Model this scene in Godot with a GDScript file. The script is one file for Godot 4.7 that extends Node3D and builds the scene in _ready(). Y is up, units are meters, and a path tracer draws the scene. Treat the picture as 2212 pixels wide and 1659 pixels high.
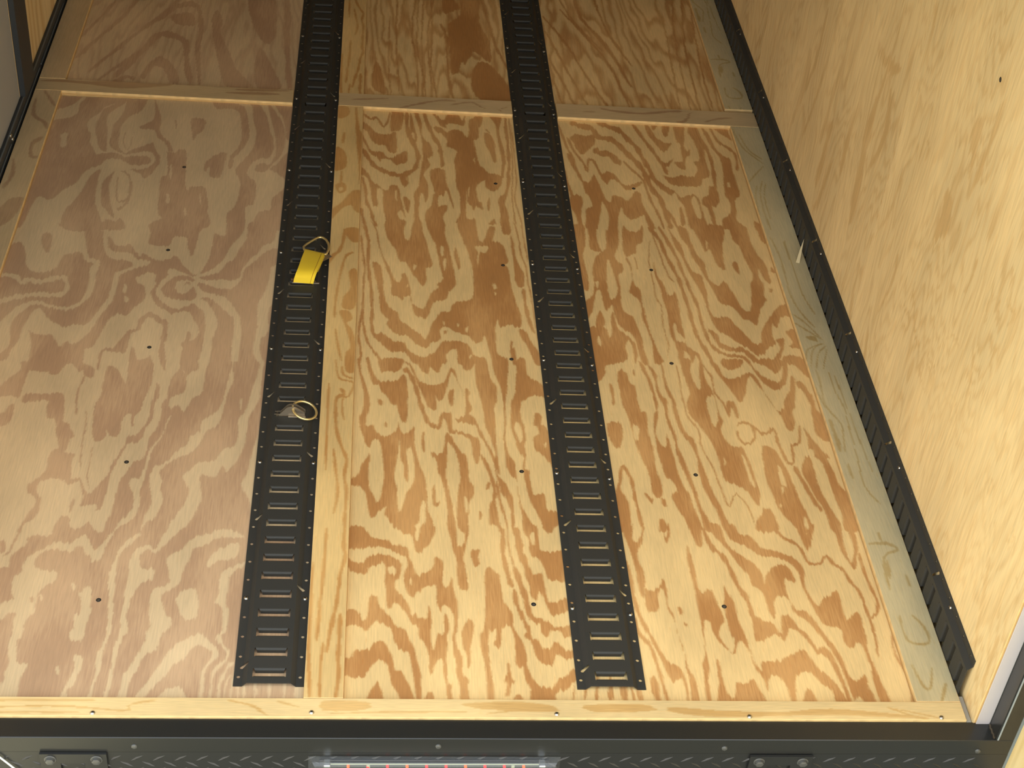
extends Node3D

# ---------------------------------------------------------------- measured from the photograph (metres)
const PITCH := 0.04806            # spacing of the track slots
const ROW0 := -0.0129             # first slot row, near edge
const TW := 0.127                 # track width
const X_TL := -0.1995             # left edge of the first floor track
const X_TR := 0.4221              # left edge of the second floor track
const WALL_R := 1.143
const WALL_L := -0.9236
const STRIP_R := 1.131
const STRIP_L := -0.9116
const T := 0.012                  # raised strips stand this far above the sheets
const Z_SILL := 0.0768
const Z_REAR := 0.1195
const CAM_POS := Vector3(0.023884, 2.223428, 1.858038)
const CAM_F := 3394.457           # focal length in pixels of the 2212 x 1659 frame

var cam_basis: Basis
var rng := RandomNumberGenerator.new()
var M := {}
var names := {}

# ---------------------------------------------------------------- small helpers
func numbered(n: String) -> String:
	if not names.has(n):
		names[n] = 0
		return n
	names[n] += 1
	return "%s_%03d" % [n, names[n]]

func thing(called: String, label: String, category: String, at := Vector3.ZERO, group := "") -> Node3D:
	var o := Node3D.new()
	o.name = numbered(called)
	add_child(o)
	o.position = at
	o.set_meta("label", label)
	o.set_meta("category", category)
	if group != "":
		o.set_meta("group", group)
	return o

func setting(called: String, label: String, category := "") -> Node3D:
	var o := Node3D.new()
	o.name = numbered(called)
	add_child(o)
	o.set_meta("kind", "structure")
	o.set_meta("label", label)
	if category != "":
		o.set_meta("category", category)
	return o

func part(parent: Node3D, called: String, mesh: Mesh, mat: Material = null, at := Vector3.ZERO, rot := Basis.IDENTITY) -> MeshInstance3D:
	var o := MeshInstance3D.new()
	o.name = called
	o.mesh = mesh
	if mat != null:
		o.material_override = mat
	o.transform = Transform3D(rot, at)
	parent.add_child(o, true)
	return o

func begin() -> SurfaceTool:
	var st := SurfaceTool.new()
	st.begin(Mesh.PRIMITIVE_TRIANGLES)
	return st

func tri(st: SurfaceTool, a: Vector3, b: Vector3, c: Vector3, n: Vector3, ua := Vector2.ZERO, ub := Vector2.ZERO, uc := Vector2.ZERO) -> void:
	if (b - a).cross(c - a).dot(n) > 0.0:
		var k := b
		b = c
		c = k
		var ku := ub
		ub = uc
		uc = ku
	st.set_normal(n); st.set_uv(ua); st.add_vertex(a)
	st.set_normal(n); st.set_uv(ub); st.add_vertex(b)
	st.set_normal(n); st.set_uv(uc); st.add_vertex(c)

func quad(st: SurfaceTool, a: Vector3, b: Vector3, c: Vector3, d: Vector3, n: Vector3, ua := Vector2(0, 0), ub := Vector2(1, 0), uc := Vector2(1, 1), ud := Vector2(0, 1)) -> void:
	tri(st, a, b, c, n, ua, ub, uc)
	tri(st, a, c, d, n, ua, uc, ud)

# quad whose four corners carry their own normals (for rounded pieces)
func squad(st: SurfaceTool, p: Array, n: Array) -> void:
	var f: Vector3 = (n[0] + n[1] + n[2] + n[3])
	var ix := [0, 1, 2, 0, 2, 3]
	if ((p[1] - p[0]).cross(p[2] - p[0]) + (p[2] - p[0]).cross(p[3] - p[0])).dot(f) > 0.0:
		ix = [0, 2, 1, 0, 3, 2]
	for i in ix:
		st.set_normal(n[i]); st.set_uv(Vector2(i % 2, i / 2)); st.add_vertex(p[i])

func add_box(st: SurfaceTool, lo: Vector3, hi: Vector3, bev := 0.0) -> void:
	if bev <= 0.0:
		var e := [lo, hi]
		for ax in 3:
			for s in 2:
				var n := Vector3.ZERO
				n[ax] = s * 2 - 1
				var b1 := (ax + 1) % 3
				var b2 := (ax + 2) % 3
				var pts := []
				for q in [[0, 0], [1, 0], [1, 1], [0, 1]]:
					var v := Vector3.ZERO
					v[ax] = e[s][ax]
					v[b1] = e[q[0]][b1]
					v[b2] = e[q[1]][b2]
					pts.append(v)
				quad(st, pts[0], pts[1], pts[2], pts[3], n)
		return
	# chamfered box: hull of the 24 inset corners
	var c := (lo + hi) * 0.5
	var h := (hi - lo) * 0.5
	for ax in 3:
		var b1 := (ax + 1) % 3
		var b2 := (ax + 2) % 3
		for s in [-1, 1]:
			var n := Vector3.ZERO
			n[ax] = s
			var pts := []
			for q in [[-1, -1], [1, -1], [1, 1], [-1, 1]]:
				var v := Vector3.ZERO
				v[ax] = s * h[ax]
				v[b1] = q[0] * (h[b1] - bev)
				v[b2] = q[1] * (h[b2] - bev)
				pts.append(c + v)
			quad(st, pts[0], pts[1], pts[2], pts[3], n)
		for s1 in [-1, 1]:
			for s2 in [-1, 1]:
				var n2 := Vector3.ZERO
				n2[b1] = s1
				n2[b2] = s2
				var p2 := []
				for k in [[-1, 0], [1, 0], [1, 1], [-1, 1]]:
					var v2 := Vector3.ZERO
					v2[ax] = k[0] * (h[ax] - bev)
					v2[b1] = s1 * (h[b1] - (bev if k[1] == 0 else 0.0))
					v2[b2] = s2 * (h[b2] - (0.0 if k[1] == 0 else bev))
					p2.append(c + v2)
				quad(st, p2[0], p2[1], p2[2], p2[3], n2.normalized())
	for sx in [-1, 1]:
		for sy in [-1, 1]:
			for sz in [-1, 1]:
				var s3 := Vector3(sx, sy, sz)
				var q0 := c + s3 * (h - Vector3(0, bev, bev))
				var q1 := c + s3 * (h - Vector3(bev, 0, bev))
				var q2 := c + s3 * (h - Vector3(bev, bev, 0))
				tri(st, q0, q1, q2, s3.normalized())

func box_mesh(lo: Vector3, hi: Vector3, bev := 0.0) -> ArrayMesh:
	var st := begin()
	add_box(st, lo, hi, bev)
	return st.commit()

# lathe about +y; profile = [Vector2(radius, y) ...] from the top centre outwards and down
func add_lathe(st: SurfaceTool, prof: Array, seg := 16, at := Vector3.ZERO, rot := Basis.IDENTITY) -> void:
	for k in prof.size() - 1:
		var p: Vector2 = prof[k]
		var q: Vector2 = prof[k + 1]
		var d := q - p
		var nn := Vector2(-d.y, d.x).normalized()
		for i in seg:
			var a := TAU * i / seg
			var b := TAU * (i + 1) / seg
			var ca := Vector3(cos(a), 0, sin(a))
			var cb := Vector3(cos(b), 0, sin(b))
			var up := Vector3.UP
			var na := rot * (ca * nn.x + up * nn.y)
			var nb := rot * (cb * nn.x + up * nn.y)
			squad(st, [at + rot * (ca * p.x + up * p.y), at + rot * (cb * p.x + up * p.y), at + rot * (cb * q.x + up * q.y), at + rot * (ca * q.x + up * q.y)], [na, nb, nb, na])

# round tube along a list of points
func add_tube(st: SurfaceTool, pts: Array, r: float, seg := 10, closed := false) -> void:
	var n := pts.size()
	var rings := []
	var prev := Vector3.ZERO
	for i in n:
		var a: Vector3 = pts[(i - 1 + n) % n] if (closed or i > 0) else pts[i]
		var b: Vector3 = pts[(i + 1) % n] if (closed or i < n - 1) else pts[i]
		var t := (b - a).normalized()
		var u := prev - t * prev.dot(t)
		if u.length() < 0.01:
			u = t.cross(Vector3.UP if absf(t.y) < 0.9 else Vector3.RIGHT)
		u = u.normalized()
		prev = u
		var w := t.cross(u)
		var ring := []
		for k in seg:
			var ang := TAU * k / seg
			ring.append(u * cos(ang) + w * sin(ang))
		rings.append(ring)
	var last := n if closed else n - 1
	for i in last:
		var j := (i + 1) % n
		# the frame may arrive turned when the tube closes: find the best match
		var sh := 0
		if closed and j == 0:
			var best := -2.0
			for k in seg:
				var dd: float = rings[i][0].dot(rings[j][k])
				if dd > best:
					best = dd
					sh = k
		for k in seg:
			var k2 := (k + 1) % seg
			var na: Vector3 = rings[i][k]
			var nb: Vector3 = rings[i][k2]
			var nc: Vector3 = rings[j][(k2 + sh) % seg]
			var nd: Vector3 = rings[j][(k + sh) % seg]
			squad(st, [pts[i] + na * r, pts[i] + nb * r, pts[j] + nc * r, pts[j] + nd * r], [na, nb, nc, nd])
	if not closed:
		for e in [0, n - 1]:
			var dir: Vector3 = (pts[0] - pts[1]).normalized() if e == 0 else (pts[n - 1] - pts[n - 2]).normalized()
			for k in seg:
				tri(st, pts[e] + dir * r * 0.4, pts[e] + rings[e][k] * r, pts[e] + rings[e][(k + 1) % seg] * r, dir)

# flat polygon with thickness: points in a plane given by origin o, axes ax, ay; extruded along n by th
func add_plate(st: SurfaceTool, poly: PackedVector2Array, o: Vector3, ax: Vector3, ay: Vector3, th: float) -> void:
	var n := ax.cross(ay).normalized()
	var idx := Geometry2D.triangulate_polygon(poly)
	for k in range(0, idx.size(), 3):
		var a := o + ax * poly[idx[k]].x + ay * poly[idx[k]].y
		var b := o + ax * poly[idx[k + 1]].x + ay * poly[idx[k + 1]].y
		var c := o + ax * poly[idx[k + 2]].x + ay * poly[idx[k + 2]].y
		tri(st, a, b, c, -n)
		tri(st, a + n * th, b + n * th, c + n * th, n)
	var cw := -1.0 if Geometry2D.is_polygon_clockwise(poly) else 1.0
	for k in poly.size():
		var p := poly[k]
		var q := poly[(k + 1) % poly.size()]
		var d := q - p
		var e := Vector2(d.y, -d.x).normalized() * cw
		var a2 := o + ax * p.x + ay * p.y
		var b2 := o + ax * q.x + ay * q.y
		quad(st, a2, b2, b2 + n * th, a2 + n * th, ax * e.x + ay * e.y)

# direction of a pixel of the 2212 x 1659 photograph, and where it meets a plane
func pixel_dir(x: float, y: float) -> Vector3:
	return cam_basis * Vector3((x - 1106.0) / CAM_F, -(y - 829.5) / CAM_F, -1.0)

func on_y(x: float, y: float, h: float) -> Vector3:
	var d := pixel_dir(x, y)
	return CAM_POS + d * ((h - CAM_POS.y) / d.y)

func on_x(x: float, y: float, X: float) -> Vector3:
	var d := pixel_dir(x, y)
	return CAM_POS + d * ((X - CAM_POS.x) / d.x)

func on_z(x: float, y: float, Z: float) -> Vector3:
	var d := pixel_dir(x, y)
	return CAM_POS + d * ((Z - CAM_POS.z) / d.z)

func mat(c: Color, rough := 0.6, metal := 0.0, spec := 0.5) -> StandardMaterial3D:
	var m := StandardMaterial3D.new()
	m.albedo_color = c
	m.roughness = rough
	m.metallic = metal
	m.metallic_specular = spec
	return m

# ---------------------------------------------------------------- wood: grain is read off the photograph as outlines of the dark bands, laid out in metres on the sheet
func fill_poly(img: Image, pts: PackedVector2Array, val: int) -> void:
	var w := img.get_width()
	var h := img.get_height()
	var lo := 1e9
	var hi := -1e9
	for p in pts:
		lo = minf(lo, p.y)
		hi = maxf(hi, p.y)
	var col := Color8(val, val, val)
	for j in range(maxi(0, int(floor(lo))), mini(h - 1, int(ceil(hi))) + 1):
		var y := j + 0.5
		var xs := PackedFloat32Array()
		for k in pts.size():
			var a := pts[k]
			var b := pts[(k + 1) % pts.size()]
			if (a.y <= y) != (b.y <= y):
				xs.append(a.x + (b.x - a.x) * (y - a.y) / (b.y - a.y))
		xs.sort()
		for k in range(0, xs.size() - 1, 2):
			var x0 := maxi(0, int(round(xs[k])))
			var x1 := mini(w, int(round(xs[k + 1])))
			if x1 > x0:
				img.fill_rect(Rect2i(x0, j, x1 - x0, 1), col)

# Catmull-Rom through the read points so that outlines bend like grain
func smooth_line(p: PackedVector2Array, closed: bool) -> PackedVector2Array:
	var n := p.size()
	var o := PackedVector2Array()
	var last := n if closed else n - 1
	for i in last:
		var a := p[(i - 1 + n) % n] if (closed or i > 0) else p[0]
		var b := p[i]
		var c := p[(i + 1) % n]
		var d := p[(i + 2) % n] if (closed or i + 2 < n) else p[n - 1]
		for s in 3:
			o.append(b.cubic_interpolate(c, a, d, s / 3.0))
	if not closed:
		o.append(p[n - 1])
	return o

# entry: [kind, x, y, x, y ...] in the frame of a zoomed tile [x, y, magnification]; kind 0 dark patch, -1 pale patch, w > 0 dark band w wide, w < -1 pale band
func trace_into(img: Image, tile: Array, list: Array, plane: Callable, to_px: Callable, grounds := false) -> void:
	for e in list:
		var kind: float = e[0]
		var wide: bool = e.size() == 9 and absf(e[3] - e[1]) > 2000
		if wide != grounds:
			continue
		var p := PackedVector2Array()
		for k in range(1, e.size() - 1, 2):
			p.append(Vector2(tile[0] + e[k] / tile[2], tile[1] + e[k + 1] / tile[2]))
		var poly := PackedVector2Array()
		if kind == 0 or kind == -1:
			poly = smooth_line(p, true) if not wide else p
		else:
			var hw := absf(kind) * 0.5 / float(tile[2])
			var s := smooth_line(p, false)
			var back := PackedVector2Array()
			for k in s.size():
				var d := (s[mini(k + 1, s.size() - 1)] - s[maxi(k - 1, 0)]).normalized()
				var nn := Vector2(-d.y, d.x) * hw * (1.0 if k > 0 and k < s.size() - 1 else 0.45) * (1.0 + 0.25 * sin(k * 1.7 + p[0].x))
				poly.append(s[k] + nn)
				back.append(s[k] - nn)
			back.reverse()
			poly.append_array(back)
		var q := PackedVector2Array()
		for v in poly:
			q.append(to_px.call(plane.call(v.x, v.y)))
		fill_poly(img, q, 255 if kind >= 0 else 0)

func noise_bytes(w: int, h: int, sw: int, sh: int, freq: float, sd: int, oct := 2) -> PackedByteArray:
	var n := FastNoiseLite.new()
	n.noise_type = FastNoiseLite.TYPE_SIMPLEX_SMOOTH
	n.frequency = freq
	n.seed = sd
	n.fractal_octaves = oct
	var img := n.get_image(maxi(4, w / sw), maxi(4, h / sh), false, false, true)
	img.resize(w, h, Image.INTERPOLATE_BILINEAR)
	return img.get_data()

func noise_floats(w: int, h: int, sw: int, sh: int, freq: float, sd: int, oct := 1) -> PackedFloat32Array:
	var n := FastNoiseLite.new()
	n.noise_type = FastNoiseLite.TYPE_SIMPLEX_SMOOTH
	n.frequency = freq
	n.seed = sd
	n.fractal_octaves = oct
	var img := n.get_image(maxi(4, w / sw), maxi(4, h / sh), false, false, false)
	img.convert(Image.FORMAT_RF)
	img.resize(w, h, Image.INTERPOLATE_CUBIC)
	return img.get_data().to_float32_array()

# grain bands as level lines of a stretched height field; grain runs along v
func band_mask(w: int, h: int, sd: int, bands: float, stretch: float, cross := 2.0, fine := 0.08, freq := 0.035) -> Image:
	var f := noise_floats(w, h, 6, int(6 * stretch), freq, sd)
	var g := noise_floats(w, h, 3, int(3 * stretch), 0.12, sd + 7)
	var out := PackedByteArray()
	out.resize(w * h)
	var k := 0
	for j in h:
		for i in w:
			var v := f[k] * bands + g[k] * bands * fine + cross * i / w
			v -= floorf(v)
			v = (v - 0.45) * 3.2 if v < 0.88 else (1.0 - v) * 8.0
			out[k] = int(clampf(v, 0.0, 1.0) * 255.0)
			k += 1
	return Image.create_from_data(w, h, false, Image.FORMAT_L8, out)

# mask (0 pale earlywood, 255 dark latewood) -> coloured sheet; feather = ragged edges along the grain, in pixels
func wood_texture(mask: Image, pale: Color, dark: Color, sd: int, wob := 2.5, feather := 6.5, streak := 0.05, blotch := 0.06, dark_min := 0.75, across := false) -> ImageTexture:
	var w := mask.get_width()
	var h := mask.get_height()
	mask.resize(w / 2, h / 2, Image.INTERPOLATE_BILINEAR)
	mask.resize(w, h, Image.INTERPOLATE_BILINEAR)
	var m := mask.get_data()
	var lx := 14 if across else 1
	var ly := 1 if across else 14
	var n_w := noise_bytes(w, h, 2, 3, 0.05, sd + 1)
	var n_f := noise_bytes(w, h, lx, ly, 0.16, sd + 2, 3)
	var n_s := noise_bytes(w, h, lx, ly, 0.33, sd + 3, 2)
	var n_b := noise_bytes(w, h, 20 if across else 8, 8 if across else 20, 0.06, sd + 4, 3)
	var out := PackedByteArray()
	out.resize(w * h * 3)
	var pr := pale.r * 255.0
	var pg := pale.g * 255.0
	var pb := pale.b * 255.0
	var dr := dark.r * 255.0 - pr
	var dg := dark.g * 255.0 - pg
	var db := dark.b * 255.0 - pb
	var kw := wob / 128.0
	var kf := feather / 128.0
	var ks := streak / 128.0
	var kb := blotch / 128.0
	var fleck := streak * 0.16
	var k := 0
	var o := 0
	for j in h:
		for i in w:
			var a := n_w[k] - 128
			var b := n_b[k] - 128
			var s := n_s[k] - 128
			var fe := int((n_f[k] - 128) * kf)
			var u := clampi(i + int(a * kw) + (fe if across else 0), 0, w - 1)
			var v := clampi(j + int(a * kw * 0.7) + (0 if across else fe), 0, h - 1)
			var t := m[v * w + u] * 0.0039216 * (1.0 - (1.0 - dark_min) * clampf(0.5 + b * 0.012 + s * 0.006, 0.0, 1.0))
			if s > 62:
				t += (s - 62) * fleck
			var g := 1.0 + s * ks + b * kb
			out[o] = clampi(int((pr + dr * t) * g), 0, 255)
			out[o + 1] = clampi(int((pg + dg * t) * g), 0, 255)
			out[o + 2] = clampi(int((pb + db * t) * g), 0, 255)
			o += 3
			k += 1
	return ImageTexture.create_from_image(Image.create_from_data(w, h, false, Image.FORMAT_RGB8, out))

func wood_mat(tex: Texture2D, rough := 0.62) -> StandardMaterial3D:
	var m := StandardMaterial3D.new()
	m.albedo_texture = tex
	m.roughness = rough
	m.metallic_specular = 0.35
	m.texture_repeat = false
	return m

# a plywood piece: top face carries the sheet's grain (uv 0..1 over the given rectangle), edges show the plies
func ply_piece(corners: Array, y0: float, y1: float, face: Material, uvrect: Rect2) -> ArrayMesh:
	var mesh := ArrayMesh.new()
	var bev := 0.0008
	var c := Vector3.ZERO
	for p in corners:
		c += p
	c /= 4.0
	var top := []
	var uv := []
	for p in corners:
		var q: Vector3 = p + (c - p).sign() * bev
		q.y = y1
		top.append(q)
		uv.append(Vector2((q.x - uvrect.position.x) / uvrect.size.x, (q.z - uvrect.position.y) / uvrect.size.y))
	var st := begin()
	quad(st, top[0], top[1], top[2], top[3], Vector3.UP, uv[0], uv[1], uv[2], uv[3])
	st.set_material(face)
	st.commit(mesh)
	st = begin()
	for k in 4:
		var a: Vector3 = corners[k]
		var b: Vector3 = corners[(k + 1) % 4]
		var n := Vector3((b - a).z, 0, -(b - a).x).normalized()
		if n.dot((a + b) * 0.5 - c) < 0:
			n = -n
		var l := (b - a).length() / 0.1
		var a1 := Vector3(a.x, y1 - bev, a.z)
		var b1 := Vector3(b.x, y1 - bev, b.z)
		quad(st, Vector3(a.x, y0, a.z), Vector3(b.x, y0, b.z), b1, a1, n, Vector2(0, 1), Vector2(l, 1), Vector2(l, 0), Vector2(0, 0))
		quad(st, a1, b1, top[(k + 1) % 4], top[k], (n + Vector3.UP).normalized(), Vector2(0, 0.1), Vector2(l, 0.1), Vector2(l, 0), Vector2(0, 0))
	var low := []
	for p in corners:
		low.append(Vector3(p.x, y0, p.z))
	quad(st, low[0], low[1], low[2], low[3], Vector3.DOWN)
	st.set_material(M.ply_edge)
	st.commit(mesh)
	return mesh

func rect_corners(x0: float, x1: float, z0: float, z1: float) -> Array:
	return [Vector3(x0, 0, z0), Vector3(x1, 0, z0), Vector3(x1, 0, z1), Vector3(x0, 0, z1)]

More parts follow.
